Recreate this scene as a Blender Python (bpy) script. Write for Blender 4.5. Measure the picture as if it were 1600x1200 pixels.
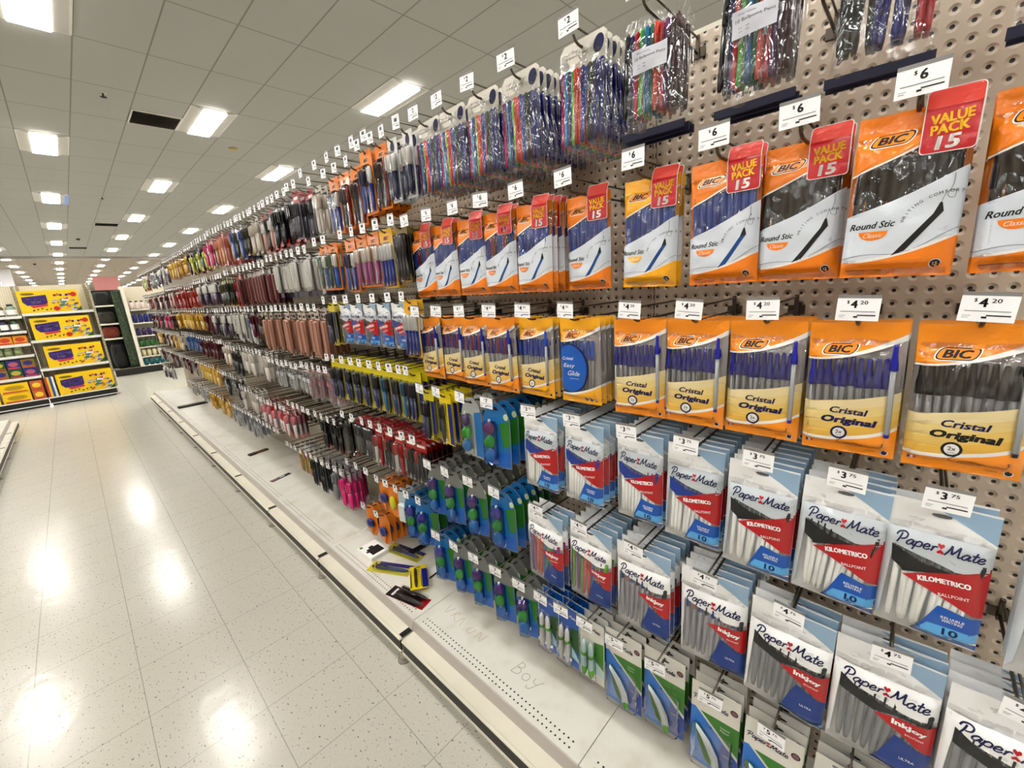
import bpy, math, random
from mathutils import Vector, Matrix
from mathutils.geometry import tessellate_polygon

S = bpy.context.scene
for o in list(bpy.data.objects):
    bpy.data.objects.remove(o)
COL = S.collection
R = random.Random(7)
PI = math.pi

# ------------------------------------------------------------------ camera
cam_d = bpy.data.cameras.new('camera')
cam_d.sensor_fit = 'HORIZONTAL'
cam_d.sensor_width = 36.0
cam_d.lens = 36.0 * 654.164 / 1600.0
cam_d.clip_start = 0.02
cam_d.clip_end = 300
cam = bpy.data.objects.new('camera', cam_d)
COL.objects.link(cam)
YAW, PITCH, ROLL = 0.797555413, 0.234378772, -0.065694097
f = Vector((math.sin(YAW) * math.cos(PITCH), math.cos(YAW) * math.cos(PITCH), -math.sin(PITCH)))
r0 = Vector((math.cos(YAW), -math.sin(YAW), 0))
u0 = r0.cross(f)
rr = r0 * math.cos(ROLL) + u0 * math.sin(ROLL)
uu = -r0 * math.sin(ROLL) + u0 * math.cos(ROLL)
cam.matrix_world = Matrix(((rr.x, uu.x, -f.x, 0), (rr.y, uu.y, -f.y, 0), (rr.z, uu.z, -f.z, 1.46), (0, 0, 0, 1)))
S.camera = cam

# ------------------------------------------------------------------ world, exposure
w = bpy.data.worlds.new('store_air')
S.world = w
w.use_nodes = True
w.node_tree.nodes['Background'].inputs[0].default_value = (1.0, 0.97, 0.92, 1)
w.node_tree.nodes['Background'].inputs[1].default_value = 0.02
S.view_settings.view_transform = 'Standard'
S.view_settings.look = 'None'
S.view_settings.gamma = 1
S.view_settings.use_curve_mapping = False
S.view_settings.exposure = 1.80
LAMP = 14.0            # emission of the troffer diffusers
S.cycles.transparent_max_bounces = 24
S.cycles.max_bounces = 8
S.cycles.diffuse_bounces = 2
S.cycles.sample_clamp_indirect = 6.0

# ------------------------------------------------------------------ materials
MATS = {}

def lin(c):
    return tuple(((x / 255.0) / 12.92 if x / 255.0 <= 0.04045 else ((x / 255.0 + 0.055) / 1.055) ** 2.4) for x in c) + (1,)

def mat(name, rgb, rough=0.5, metal=0.0, coat=0.0, crinkle=0.0, scale=60.0, var=0.0, emit=0.0, alpha=1.0):
    if name in MATS:
        return MATS[name]
    if not emit:      # printed and moulded colours are deeper than their plain screen values
        rgb = tuple(255 * (c / 255) ** 1.32 for c in rgb)
    m = bpy.data.materials.new(name)
    m.use_nodes = True
    nt = m.node_tree
    b = nt.nodes['Principled BSDF']
    b.inputs['Base Color'].default_value = lin(rgb)
    b.inputs['Roughness'].default_value = rough
    b.inputs['Metallic'].default_value = metal
    b.inputs['Coat Weight'].default_value = coat * .6
    b.inputs['Specular IOR Level'].default_value = 0.35
    b.inputs['Coat Roughness'].default_value = 0.08
    if emit:
        b.inputs['Emission Color'].default_value = lin(rgb)
        b.inputs['Emission Strength'].default_value = emit
    if crinkle or var:
        tc = nt.nodes.new('ShaderNodeTexCoord')
        no = nt.nodes.new('ShaderNodeTexNoise')
        no.inputs['Scale'].default_value = scale
        no.inputs['Detail'].default_value = 3
        nt.links.new(tc.outputs['Object'], no.inputs['Vector'])
        if crinkle:
            bu = nt.nodes.new('ShaderNodeBump')
            bu.inputs['Strength'].default_value = crinkle
            bu.inputs['Distance'].default_value = 0.01
            nt.links.new(no.outputs['Fac'], bu.inputs['Height'])
            nt.links.new(bu.outputs['Normal'], b.inputs['Normal'])
            nt.links.new(bu.outputs['Normal'], b.inputs['Coat Normal'])
        if var:
            mx = nt.nodes.new('ShaderNodeMix')
            mx.data_type = 'RGBA'
            mr = nt.nodes.new('ShaderNodeMapRange')
            mr.inputs['From Min'].default_value = 0.35
            mr.inputs['From Max'].default_value = 0.7
            nt.links.new(no.outputs['Fac'], mr.inputs['Value'])
            nt.links.new(mr.outputs['Result'], mx.inputs['Factor'])
            mx.inputs['A'].default_value = lin(rgb)
            mx.inputs['B'].default_value = lin(tuple(max(0, c * (1 - var)) for c in rgb))
            nt.links.new(mx.outputs['Result'], b.inputs['Base Color'])
    MATS[name] = m
    return m

def film(name, tint=(255, 255, 255), milk=0.0, gloss=0.10, bump=0.5, scale=38.0, milkc=(235, 238, 240), ior=1.45):
    """clear wrapping film: mostly transparent, glossy where it creases"""
    if name in MATS:
        return MATS[name]
    m = bpy.data.materials.new(name)
    m.use_nodes = True
    nt = m.node_tree
    nt.nodes.clear()
    N = nt.nodes.new
    L = nt.links.new
    out = N('ShaderNodeOutputMaterial')
    tr = N('ShaderNodeBsdfTransparent'); tr.inputs[0].default_value = lin(tint)
    gl = N('ShaderNodeBsdfGlossy'); gl.inputs['Roughness'].default_value = 0.09
    df = N('ShaderNodeBsdfDiffuse'); df.inputs[0].default_value = lin(milkc)
    tc = N('ShaderNodeTexCoord')
    mp = N('ShaderNodeMapping'); mp.inputs['Scale'].default_value = (1.0, 1.0, 0.45)
    no = N('ShaderNodeTexNoise'); no.inputs['Scale'].default_value = scale; no.inputs['Detail'].default_value = 2; no.inputs['Distortion'].default_value = 1.2
    bu = N('ShaderNodeBump'); bu.inputs['Strength'].default_value = bump; bu.inputs['Distance'].default_value = 0.012
    fr = N('ShaderNodeFresnel'); fr.inputs['IOR'].default_value = ior
    ad = N('ShaderNodeMath'); ad.operation = 'ADD'; ad.inputs[1].default_value = gloss; ad.use_clamp = True
    m1 = N('ShaderNodeMixShader'); m2 = N('ShaderNodeMixShader')
    m1.inputs[0].default_value = milk
    L(tc.outputs['Object'], mp.inputs[0]); L(mp.outputs[0], no.inputs['Vector'])
    L(no.outputs['Fac'], bu.inputs['Height']); L(bu.outputs[0], gl.inputs['Normal']); L(bu.outputs[0], fr.inputs['Normal'])
    L(fr.outputs[0], ad.inputs[0]); L(ad.outputs[0], m2.inputs[0])
    L(tr.outputs[0], m1.inputs[1]); L(df.outputs[0], m1.inputs[2])
    L(m1.outputs[0], m2.inputs[1]); L(gl.outputs[0], m2.inputs[2]); L(m2.outputs[0], out.inputs[0])
    MATS[name] = m
    return m

def nmath(nt, op, a, b=None, clamp=False):
    n = nt.nodes.new('ShaderNodeMath'); n.operation = op; n.use_clamp = clamp
    for i, v in enumerate((a, b)):
        if v is None:
            continue
        if isinstance(v, (int, float)):
            n.inputs[i].default_value = v
        else:
            nt.links.new(v, n.inputs[i])
    return n.outputs[0]

def pegboard_mat(name, rgb, pitch=0.0254, hole=0.0034, dimple=0.0085, rowskip=1):
    """panel with a regular grid of countersunk holes"""
    m = bpy.data.materials.new(name); m.use_nodes = True
    nt = m.node_tree; b = nt.nodes['Principled BSDF']
    b.inputs['Roughness'].default_value = 0.45
    ge = nt.nodes.new('ShaderNodeNewGeometry')
    sx = nt.nodes.new('ShaderNodeSeparateXYZ'); nt.links.new(ge.outputs['Position'], sx.inputs[0])
    def cell(s, off, p):
        a = nmath(nt, 'ADD', s, 10 * p + off)
        a = nmath(nt, 'DIVIDE', a, p)
        a = nmath(nt, 'FRACT', a)
        a = nmath(nt, 'SUBTRACT', a, 0.5)
        return nmath(nt, 'MULTIPLY', a, p)
    cy = cell(sx.outputs['Y'], 0.0020, pitch)
    cz = cell(sx.outputs['Z'], 0.0100, pitch * rowskip)
    d = nmath(nt, 'SQRT', nmath(nt, 'ADD', nmath(nt, 'MULTIPLY', cy, cy), nmath(nt, 'MULTIPLY', cz, cz)))
    inh = nmath(nt, 'LESS_THAN', d, hole)
    hgt = nmath(nt, 'DIVIDE', d, dimple, True)
    hgt = nmath(nt, 'POWER', hgt, 1.6)
    bu = nt.nodes.new('ShaderNodeBump'); bu.inputs['Strength'].default_value = 0.9; bu.inputs['Distance'].default_value = 0.004
    nt.links.new(hgt, bu.inputs['Height']); nt.links.new(bu.outputs[0], b.inputs['Normal'])
    mx = nt.nodes.new('ShaderNodeMix'); mx.data_type = 'RGBA'
    nt.links.new(inh, mx.inputs['Factor']); mx.inputs['A'].default_value = lin(rgb); mx.inputs['B'].default_value = lin((22, 17, 14))
    nt.links.new(mx.outputs['Result'], b.inputs['Base Color'])
    MATS[name] = m
    return m

def floor_mat():
    m = bpy.data.materials.new('vinyl_tile'); m.use_nodes = True
    nt = m.node_tree; b = nt.nodes['Principled BSDF']; L = nt.links.new
    ge = nt.nodes.new('ShaderNodeNewGeometry')
    sx = nt.nodes.new('ShaderNodeSeparateXYZ'); L(ge.outputs['Position'], sx.inputs[0])
    p = 0.305
    def edge(s, off):
        a = nmath(nt, 'FRACT', nmath(nt, 'DIVIDE', nmath(nt, 'ADD', s, off + 100 * p), p))
        a = nmath(nt, 'ABSOLUTE', nmath(nt, 'SUBTRACT', a, 0.5))
        return nmath(nt, 'GREATER_THAN', a, 0.5 - 0.0045)
    ex = edge(sx.outputs['X'], -0.204); ey = edge(sx.outputs['Y'], -0.956)
    ln = nmath(nt, 'MAXIMUM', ex, ey)
    # flecks
    mp = nt.nodes.new('ShaderNodeMapping'); mp.inputs['Scale'].default_value = (1, 0.55, 1); mp.inputs['Rotation'].default_value = (0, 0, 0.5)
    L(ge.outputs['Position'], mp.inputs[0])
    no = nt.nodes.new('ShaderNodeTexNoise'); no.inputs['Scale'].default_value = 125; no.inputs['Detail'].default_value = 1.5
    L(mp.outputs[0], no.inputs['Vector'])
    fl = nmath(nt, 'GREATER_THAN', no.outputs['Fac'], 0.675)
    no2 = nt.nodes.new('ShaderNodeTexNoise'); no2.inputs['Scale'].default_value = 320; L(mp.outputs[0], no2.inputs['Vector'])
    fl2 = nmath(nt, 'MULTIPLY', nmath(nt, 'GREATER_THAN', no2.outputs['Fac'], 0.635), 0.4)
    nb = nt.nodes.new('ShaderNodeTexNoise'); nb.inputs['Scale'].default_value = 1.3; nb.inputs['Detail'].default_value = 4; L(ge.outputs['Position'], nb.inputs['Vector'])
    def mix(fac, A, B):
        x = nt.nodes.new('ShaderNodeMix'); x.data_type = 'RGBA'
        if isinstance(fac, float): x.inputs['Factor'].default_value = fac
        else: L(fac, x.inputs['Factor'])
        for k, v in (('A', A), ('B', B)):
            if isinstance(v, tuple): x.inputs[k].default_value = v
            else: L(v, x.inputs[k])
        return x.outputs['Result']
    base = mix(nb.outputs['Fac'], lin((206, 202, 188)), lin((194, 190, 178)))
    c = mix(nmath(nt, 'MULTIPLY', fl, 0.75), base, lin((92, 88, 78)))
    c = mix(fl2, c, lin((150, 140, 112)))
    c = mix(nmath(nt, 'MULTIPLY', ln, 0.55), c, lin((105, 100, 86)))
    L(c, b.inputs['Base Color'])
    rg = nt.nodes.new('ShaderNodeMapRange'); L(nb.outputs['Fac'], rg.inputs['Value'])
    rg.inputs['To Min'].default_value = 0.14; rg.inputs['To Max'].default_value = 0.24; b.inputs['Specular IOR Level'].default_value = 0.38
    L(rg.outputs['Result'], b.inputs['Roughness'])
    bn = nt.nodes.new('ShaderNodeTexNoise'); bn.inputs['Scale'].default_value = 14; L(ge.outputs['Position'], bn.inputs['Vector'])
    bu = nt.nodes.new('ShaderNodeBump'); bu.inputs['Strength'].default_value = 0.06; bu.inputs['Distance'].default_value = 0.02
    L(bn.outputs['Fac'], bu.inputs['Height']); L(bu.outputs[0], b.inputs['Normal'])
    return m

def ceiling_mat(name, rgb):
    m = bpy.data.materials.new(name); m.use_nodes = True
    nt = m.node_tree; b = nt.nodes['Principled BSDF']; L = nt.links.new
    b.inputs['Roughness'].default_value = 0.9
    ge = nt.nodes.new('ShaderNodeNewGeometry')
    sx = nt.nodes.new('ShaderNodeSeparateXYZ'); L(ge.outputs['Position'], sx.inputs[0])
    def edge(s, off, p, wd):
        a = nmath(nt, 'FRACT', nmath(nt, 'DIVIDE', nmath(nt, 'ADD', s, off + 100 * p), p))
        a = nmath(nt, 'ABSOLUTE', nmath(nt, 'SUBTRACT', a, 0.5))
        return nmath(nt, 'GREATER_THAN', a, 0.5 - wd / p)
    ln = nmath(nt, 'MAXIMUM', edge(sx.outputs['X'], -3.677, 0.604, 0.0075), edge(sx.outputs['Y'], -4.225, 1.216, 0.0075))
    no = nt.nodes.new('ShaderNodeTexNoise'); no.inputs['Scale'].default_value = 240; L(ge.outputs['Position'], no.inputs['Vector'])
    mx = nt.nodes.new('ShaderNodeMix'); mx.data_type = 'RGBA'; L(no.outputs['Fac'], mx.inputs['Factor'])
    mx.inputs['A'].default_value = lin(rgb); mx.inputs['B'].default_value = lin(tuple(c * .93 for c in rgb))
    m2 = nt.nodes.new('ShaderNodeMix'); m2.data_type = 'RGBA'; L(nmath(nt, 'MULTIPLY', ln, 0.7), m2.inputs['Factor'])
    L(mx.outputs['Result'], m2.inputs['A']); m2.inputs['B'].default_value = lin((104, 100, 90))
    L(m2.outputs['Result'], b.inputs['Base Color'])
    return m

# ------------------------------------------------------------------ mesh builder
GLY = {}

def glyphs(s, bold=0.0):
    k = (s, bold)
    if k not in GLY:
        cu = bpy.data.curves.new('lettering', 'FONT')
        cu.body = s; cu.size = 1.0; cu.resolution_u = 2; cu.offset = bold
        cu.align_x = 'CENTER'; cu.align_y = 'CENTER'; cu.fill_mode = 'FRONT'
        o = bpy.data.objects.new('lettering', cu); COL.objects.link(o)
        dg = bpy.context.evaluated_depsgraph_get()
        me = o.evaluated_get(dg).to_mesh()
        vs = [(v.co.x, v.co.y) for v in me.vertices]
        fs = [tuple(p.vertices) for p in me.polygons]
        wd = (max(v[0] for v in vs) - min(v[0] for v in vs)) if vs else 1
        hh = (max(v[1] for v in vs) - min(v[1] for v in vs)) if vs else 1
        cx = (max(v[0] for v in vs) + min(v[0] for v in vs)) / 2
        cy = (max(v[1] for v in vs) + min(v[1] for v in vs)) / 2
        GLY[k] = ([(x - cx, y - cy) for x, y in vs], fs, wd, hh)
        o.evaluated_get(dg).to_mesh_clear()
        bpy.data.objects.remove(o); bpy.data.curves.remove(cu)
    return GLY[k]

def smooth_line(pts, n=4):
    out = []
    P = [pts[0]] + list(pts) + [pts[-1]]
    for i in range(1, len(P) - 2):
        a, b, c, d = P[i - 1], P[i], P[i + 1], P[i + 2]
        for k in range(n):
            t = k / n
            out.append(tuple(0.5 * ((2 * b[j]) + (-a[j] + c[j]) * t + (2 * a[j] - 5 * b[j] + 4 * c[j] - d[j]) * t * t + (-a[j] + 3 * b[j] - 3 * c[j] + d[j]) * t ** 3) for j in range(len(b))))
    out.append(tuple(pts[-1]))
    return out

class MB:
    """collects shapes; x right, z up, -y towards whoever looks at the front"""
    def __init__(self, surf=None):
        self.v = []; self.f = []; self.m = []; self.mats = []; self.surf = surf; self.sm = []
    def mi(self, m):
        if m not in self.mats:
            self.mats.append(m)
        return self.mats.index(m)
    def add(self, vs, fs, m, smooth=False):
        b = len(self.v); i = self.mi(m)
        self.v += [tuple(v) for v in vs]
        for q in fs:
            self.f.append(tuple(b + k for k in q)); self.m.append(i); self.sm.append(smooth)
        return self
    def merge(self, o, M=None):
        vs = o.v if M is None else [tuple(M @ Vector(v)) for v in o.v]
        b = len(self.v); self.v += vs
        ix = [self.mi(m) for m in o.mats]
        for q, i, s in zip(o.f, o.m, o.sm):
            self.f.append(tuple(b + k for k in q)); self.m.append(ix[i]); self.sm.append(s)
        return self
    def box(self, x0, x1, y0, y1, z0, z1, m, bev=0.0):
        if bev <= 0:
            vs = [(x, y, z) for x in (x0, x1) for y in (y0, y1) for z in (z0, z1)]
            return self.add(vs, [(0, 1, 3, 2), (4, 6, 7, 5), (0, 4, 5, 1), (2, 3, 7, 6), (0, 2, 6, 4), (1, 5, 7, 3)], m)
        b = bev
        vs = []
        for z, i in ((z0, b), (z0 + b, 0), (z1 - b, 0), (z1, b)):
            for (x, y) in ((x0 + b, y0 + i), (x1 - b, y0 + i), (x1 - i, y0 + b), (x1 - i, y1 - b), (x1 - b, y1 - i), (x0 + b, y1 - i), (x0 + i, y1 - b), (x0 + i, y0 + b)):
                vs.append((x, y, z))
        fs = [tuple(range(7, -1, -1)), tuple(range(24, 32))]
        for k in range(3):
            for j in range(8):
                fs.append((k * 8 + j, k * 8 + (j + 1) % 8, k * 8 + 8 + (j + 1) % 8, k * 8 + 8 + j))
        return self.add(vs, fs, m)
    def tube(self, pts, r, m, seg=8, caps=True, flat=1.0):
        """tube through pts; r a number or one per point"""
        P = [Vector(p) for p in pts]
        rs = r if isinstance(r, (list, tuple)) else [r] * len(P)
        d0 = (P[-1] - P[0]).normalized()
        ref = Vector((0, 1, 0)) if abs(d0.y) < 0.8 else Vector((1, 0, 0))
        vs = []
        for i, p in enumerate(P):
            t = (P[min(i + 1, len(P) - 1)] - P[max(i - 1, 0)])
            if t.length < 1e-9: t = d0
            t.normalize()
            a = t.cross(ref).normalized(); b = t.cross(a)
            for k in range(seg):
                an = 2 * PI * k / seg
                q = p + a * math.cos(an) * rs[i] + b * math.sin(an) * rs[i] * flat
                vs.append(q)
        fs = []
        for i in range(len(P) - 1):
            for k in range(seg):
                fs.append((i * seg + k, i * seg + (k + 1) % seg, (i + 1) * seg + (k + 1) % seg, (i + 1) * seg + k))
        self.add(vs, fs, m, True)
        if caps:
            n = len(self.v) - len(vs)
            i = self.mi(m)
            self.f.append(tuple(n + k for k in range(seg - 1, -1, -1))); self.m.append(i); self.sm.append(False)
            self.f.append(tuple(n + (len(P) - 1) * seg + k for k in range(seg))); self.m.append(i); self.sm.append(False)
        return self
    def ball(self, c, rx, ry, rz, m, nu=12, nv=8, rot=0.0, egg=0.0):
        vs = []; fs = []
        for j in range(nv + 1):
            ph = PI * j / nv
            for i in range(nu):
                th = 2 * PI * i / nu
                x = rx * math.sin(ph) * math.cos(th); y = ry * math.sin(ph) * math.sin(th); z = rz * math.cos(ph)
                x *= 1 - egg * z / rz
                X = x * math.cos(rot) - z * math.sin(rot); Z = x * math.sin(rot) + z * math.cos(rot)
                vs.append((c[0] + X, c[1] + y, c[2] + Z))
        for j in range(nv):
            for i in range(nu):
                fs.append((j * nu + i, j * nu + (i + 1) % nu, (j + 1) * nu + (i + 1) % nu, (j + 1) * nu + i))
        return self.add(vs, fs, m, True)
    def S(self, x, z, off):
        y = self.surf(x, z) if self.surf else 0.0
        return (x, y - off, z)
    def poly(self, pts, m, off=0.0003, maxe=0.014):
        """flat printed shape laid on the surface"""
        tri = tessellate_polygon([[Vector((x, z, 0)) for x, z in pts]])
        V = list(pts); T = [tuple(t) for t in tri]
        if self.surf:
            cache = {}
            def mid(a, b):
                k = (min(a, b), max(a, b))
                if k not in cache:
                    cache[k] = len(V); V.append(((V[a][0] + V[b][0]) / 2, (V[a][1] + V[b][1]) / 2))
                return cache[k]
            for _ in range(6):
                done = True; nT = []
                for a, b, c in T:
                    l = {(a, b): 0, (b, c): 0, (c, a): 0}
                    for k in l: l[k] = math.hypot(V[k[0]][0] - V[k[1]][0], V[k[0]][1] - V[k[1]][1])
                    s = [l[(a, b)] > maxe, l[(b, c)] > maxe, l[(c, a)] > maxe]
                    n = sum(s)
                    if n == 0: nT.append((a, b, c)); continue
                    done = False
                    if n == 3:
                        ab, bc, ca = mid(a, b), mid(b, c), mid(c, a)
                        nT += [(a, ab, ca), (ab, b, bc), (ca, bc, c), (ab, bc, ca)]
                    elif n == 1:
                        if s[1]: a, b, c = b, c, a
                        elif s[2]: a, b, c = c, a, b
                        ab = mid(a, b); nT += [(a, ab, c), (ab, b, c)]
                    else:
                        if not s[0]: a, b, c = b, c, a
                        elif not s[1]: a, b, c = c, a, b
                        # now the edge c-a is short
                        ab, bc = mid(a, b), mid(b, c)
                        nT += [(a, ab, c), (ab, b, bc), (ab, bc, c)]
                T = nT
                if done: break
        # same winding for all
        F = []
        for a, b, c in T:
            ar = (V[b][0] - V[a][0]) * (V[c][1] - V[a][1]) - (V[c][0] - V[a][0]) * (V[b][1] - V[a][1])
            F.append((a, b, c) if ar > 0 else (a, c, b))
        return self.add([self.S(x, z, off) for x, z in V], F, m, True)
    def text(self, s, x, z, h, m, off=0.0006, wd=None, skew=0.0, rot=0.0, bold=0.0):
        if bold > 0:      # heavy type: the same letters laid side by side
            q = bold * h * .8
            for dx, dz in ((q, q * .6), (-q, q * .6), (q, -q * .6), (-q, -q * .6)):
                self.text(s, x + dx, z + dz, h, m, off, wd, skew, rot, 0.0)
            return self
        vs, fs, W, H = glyphs(s, 0.0)
        k = h / H; kx = k if wd is None else wd / W
        c, sn = math.cos(rot), math.sin(rot)
        out = []
        for a, b in vs:
            X = a * kx + b * k * skew; Z = b * k
            out.append(self.S(x + X * c - Z * sn, z + X * sn + Z * c, off))
        return self.add(out, fs, m)
    def stroke(self, pts, wd, m, off=0.0006, n=4):
        L = smooth_line(pts, n) if n > 1 else list(pts)
        vs = []; fs = []
        for i, p in enumerate(L):
            a = L[max(0, i - 1)]; b = L[min(len(L) - 1, i + 1)]
            dx, dz = b[0] - a[0], b[1] - a[1]
            l = math.hypot(dx, dz) or 1
            nx, nz = -dz / l * wd / 2, dx / l * wd / 2
            vs.append(self.S(p[0] + nx, p[1] + nz, off)); vs.append(self.S(p[0] - nx, p[1] - nz, off))
        for i in range(len(L) - 1):
            fs.append((2 * i, 2 * i + 1, 2 * i + 3, 2 * i + 2))
        return self.add(vs, fs, m)
    def disc(self, x, z, r, m, off=0.0005, rz=None, n=18, rot=0.0):
        rz = rz or r
        p = []
        for k in range(n):
            a = 2 * PI * k / n
            X, Z = r * math.cos(a), rz * math.sin(a)
            p.append((x + X * math.cos(rot) - Z * math.sin(rot), z + X * math.sin(rot) + Z * math.cos(rot)))
        return self.poly(p, m, off)
    def mesh(self, name):
        me = bpy.data.meshes.new(name)
        me.from_pydata(self.v, [], self.f)
        for m in self.mats: me.materials.append(m)
        me.polygons.foreach_set('material_index', self.m)
        me.polygons.foreach_set('use_smooth', self.sm)
        me.update()
        return me

def link(name, data, parent=None, loc=None, rot=None):
    o = bpy.data.objects.new(name, data)
    COL.objects.link(o)
    if parent: o.parent = parent
    if loc is not None: o.location = loc
    if rot is not None: o.rotation_euler = rot
    return o

def tag(o, label, cat, group=None, kind=None):
    if label:
        o['label'] = label
        if len(label.split()) > 16: print('LONG', label)
    if cat: o['category'] = cat
    if group: o['group'] = group
    if kind: o['kind'] = kind
    return o

def struct(name, mb):
    o = link(name, mb.mesh(name)); o['kind'] = 'structure'
    return o

# common materials
WHITE = mat('white_card', (246, 246, 242), 0.55)
WHITEP = mat('white_plastic', (228, 228, 224), 0.3, coat=0.3)
INK = mat('black_ink', (22, 22, 26), 0.5)
NAVY = mat('navy_ink', (24, 28, 92), 0.45)
GREYL = mat('grey_print', (120, 120, 124), 0.6)
STEEL = mat('zinc_wire', (176, 172, 164), 0.3, metal=0.9)
CREAM = mat('cream_enamel', (230, 226, 212), 0.38, var=0.05, scale=5)
CLEARF = film('clear_film', gloss=0.09, bump=1.3, scale=24, ior=1.3)
CLEARM = film('milky_film', milk=0.09, gloss=0.035, bump=0.6, scale=26, ior=1.2)
CLEARB = film('clear_blister', gloss=0.02, bump=0.12, scale=14, ior=1.18)
BLUEB = film('blue_blister', tint=(214, 234, 250), gloss=0.03, bump=0.15, scale=20, ior=1.2)

# ------------------------------------------------------------------ building shell
mb = MB(); mb.add([(-16, -6, 0), (14, -6, 0), (14, 76, 0), (-16, 76, 0)], [(0, 1, 2, 3)], floor_mat()); struct('floor', mb)
CZ = 4.25
cm = ceiling_mat('ceiling_tile', (170, 169, 164)); cm2 = ceiling_mat('ceiling_tile_far', (170, 160, 146))
mb = MB(); mb.add([(-16, -6, CZ), (14, -6, CZ), (14, 31.6, CZ), (-16, 31.6, CZ)], [(3, 2, 1, 0)], cm); struct('ceiling', mb)
mb = MB(); mb.box(-16, 14, 31.6, 31.75, CZ - 0.12, CZ + .4, mat('bulkhead_paint', (190, 186, 180), 0.8)); struct('trim_1', mb)
mb = MB(); mb.add([(-16, 31.75, CZ), (14, 31.75, CZ), (14, 76, CZ), (-16, 76, CZ)], [(3, 2, 1, 0)], cm2); struct('ceiling_far', mb)
wallm = mat('wall_paint', (214, 208, 200), 0.8, var=0.04, scale=.6)
for nm, a in (('wall_back', (-16, 14, 76, 76.2)), ('wall_front', (-16, 14, -6.2, -6)), ('wall_left', (-16.2, -16, -6, 76)), ('wall_right', (14, 14.2, -6, 76))):
    mb = MB(); mb.box(a[0], a[1], a[2], a[3], 0, CZ + .4, wallm); struct(nm, mb)

# ------------------------------------------------------------------ ceiling lights
GLOW = mat('lamp_diffuser', (255, 252, 247), 0.5, emit=LAMP)
REFL = mat('lamp_reflector', (206, 204, 198), 0.35)
FRM = mat('lamp_frame', (214, 212, 204), 0.5)
def troffer_parts():
    fr = MB()
    x, y = .300, .604
    for a in ((-x, x, -y, -y + .02), (-x, x, y - .02, y), (-x, -x + .02, -y + .02, y - .02), (x - .02, x, -y + .02, y - .02)):
        fr.box(a[0], a[1], a[2], a[3], -0.008, 0.0, FRM)
    rf = MB()
    for s in (-1, 1):
        rf.add([(s * .28, -y + .02, -0.003), (s * .28, y - .02, -0.003), (s * .15, y - .02, -0.03), (s * .15, -y + .02, -0.03)], [(0, 1, 2, 3)], REFL)
        rf.add([(-.28, s * (y - .02), -0.003), (.28, s * (y - .02), -0.003), (.15, s * (y - .02), -0.03), (-.15, s * (y - .02), -0.03)], [(0, 1, 2, 3)], REFL)
    df = MB(); df.box(-.148, .148, -y + .02, y - .02, -0.036, -0.02, GLOW)
    return fr.mesh('lamp_frame'), rf.mesh('reflector'), df.mesh('diffuser')
TF = troffer_parts()
ORD = ['first', 'second', 'third', 'fourth', 'fifth', 'sixth', 'seventh', 'eighth', 'ninth', 'tenth', 'eleventh', 'twelfth', 'thirteenth', 'fourteenth', 'fifteenth', 'sixteenth', 'seventeenth', 'eighteenth', 'nineteenth', 'twentieth', 'twenty-first', 'twenty-second', 'twenty-third', 'twenty-fourth', 'twenty-fifth', 'twenty-sixth']
def ordn(i):
    return ORD[i] if i < len(ORD) else 'farthest'
def col_words(k):
    if k == 0: return 'the line straight over the aisle'
    return 'the %s line %s of the aisle' % (ORD[abs(k) - 1], 'right' if k > 0 else 'left')
for k in range(-7, 6):
    x = 0.355 + 1.812 * k
    y0 = 6.05 + (2.432 if k % 2 else 0)
    j = -2
    n = 0
    while True:
        y = y0 + 4.864 * j
        j += 1
        if y > 74: break
        if y < -5: continue
        if k < -4 and y > 50: break
        t = link('ceiling_light', None, loc=(x, y, CZ))
        tag(t, '%s recessed lamp in %s' % (ordn(n), col_words(k)), 'ceiling light', 'recessed ceiling lamps')
        n += 1
        link('frame', TF[0], t); link('reflector', TF[1], t); link('diffuser', TF[2], t)

# vents, sprinklers, detectors, on the ceiling
DARK = mat('vent_dark', (40, 38, 34), 0.7)
def vent(x, y, label):
    t = link('ceiling_vent', None, loc=(x, y, CZ)); tag(t, label, 'vent', 'ceiling vents')
    b = MB(); b.box(-.28, .28, -.27, .27, -0.004, 0, DARK); link('backing', b.mesh('backing'), t)
    b = MB()
    for a in ((-.3, .3, -.3, -.27), (-.3, .3, .27, .3), (-.3, -.28, -.27, .27), (.28, .3, -.27, .27)):
        b.box(a[0], a[1], a[2], a[3], -0.012, 0, FRM)
    link('frame', b.mesh('frame'), t)
    b = MB()
    for i in range(11):
        q = -.25 + i * .05
        b.add([(-.28, q, -0.022), (.28, q, -0.022), (.28, q + .020, -0.006), (-.28, q + .020, -0.006)], [(0, 1, 2, 3)], mat('vent_slat', (150, 146, 132), .5))
    link('slats', b.mesh('slats'), t)
vent(1.57, 8.8, 'square slatted vent just left of the nearest lamp over the aisle end')
vent(1.57, 19.9, 'slatted vent far down the ceiling left of a lamp')
vent(1.0, 27.3, 'slatted vent near the step in the ceiling')
def ceil_small(name, x, y, cat, label, kind):
    t = link(name, None, loc=(x, y, CZ)); tag(t, label, cat, 'small ceiling fittings')
    b = MB(); b.tube([(0, 0, 0), (0, 0, -.008)], .045, FRM, 14); link('rose', b.mesh('rose'), t)
    b = MB()
    if kind == 's':
        b.tube([(0, 0, -.008), (0, 0, -.05)], .010, DARK, 8); b.tube([(0, 0, -.05), (0, 0, -.055)], .035, DARK, 10)
    else:
        b.ball((0, 0, -.008), .06, .06, .06, DARK, 12, 8)
    link('head' if kind == 's' else 'dome', b.mesh('head'), t)
ceil_small('sprinkler', 0.95, 8.1, 'sprinkler', 'dark sprinkler head in the ceiling left of the square vent', 's')
ceil_small('sprinkler', 1.25, 15.2, 'sprinkler', 'small sprinkler head farther along between two rows of lamps', 's')
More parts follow.
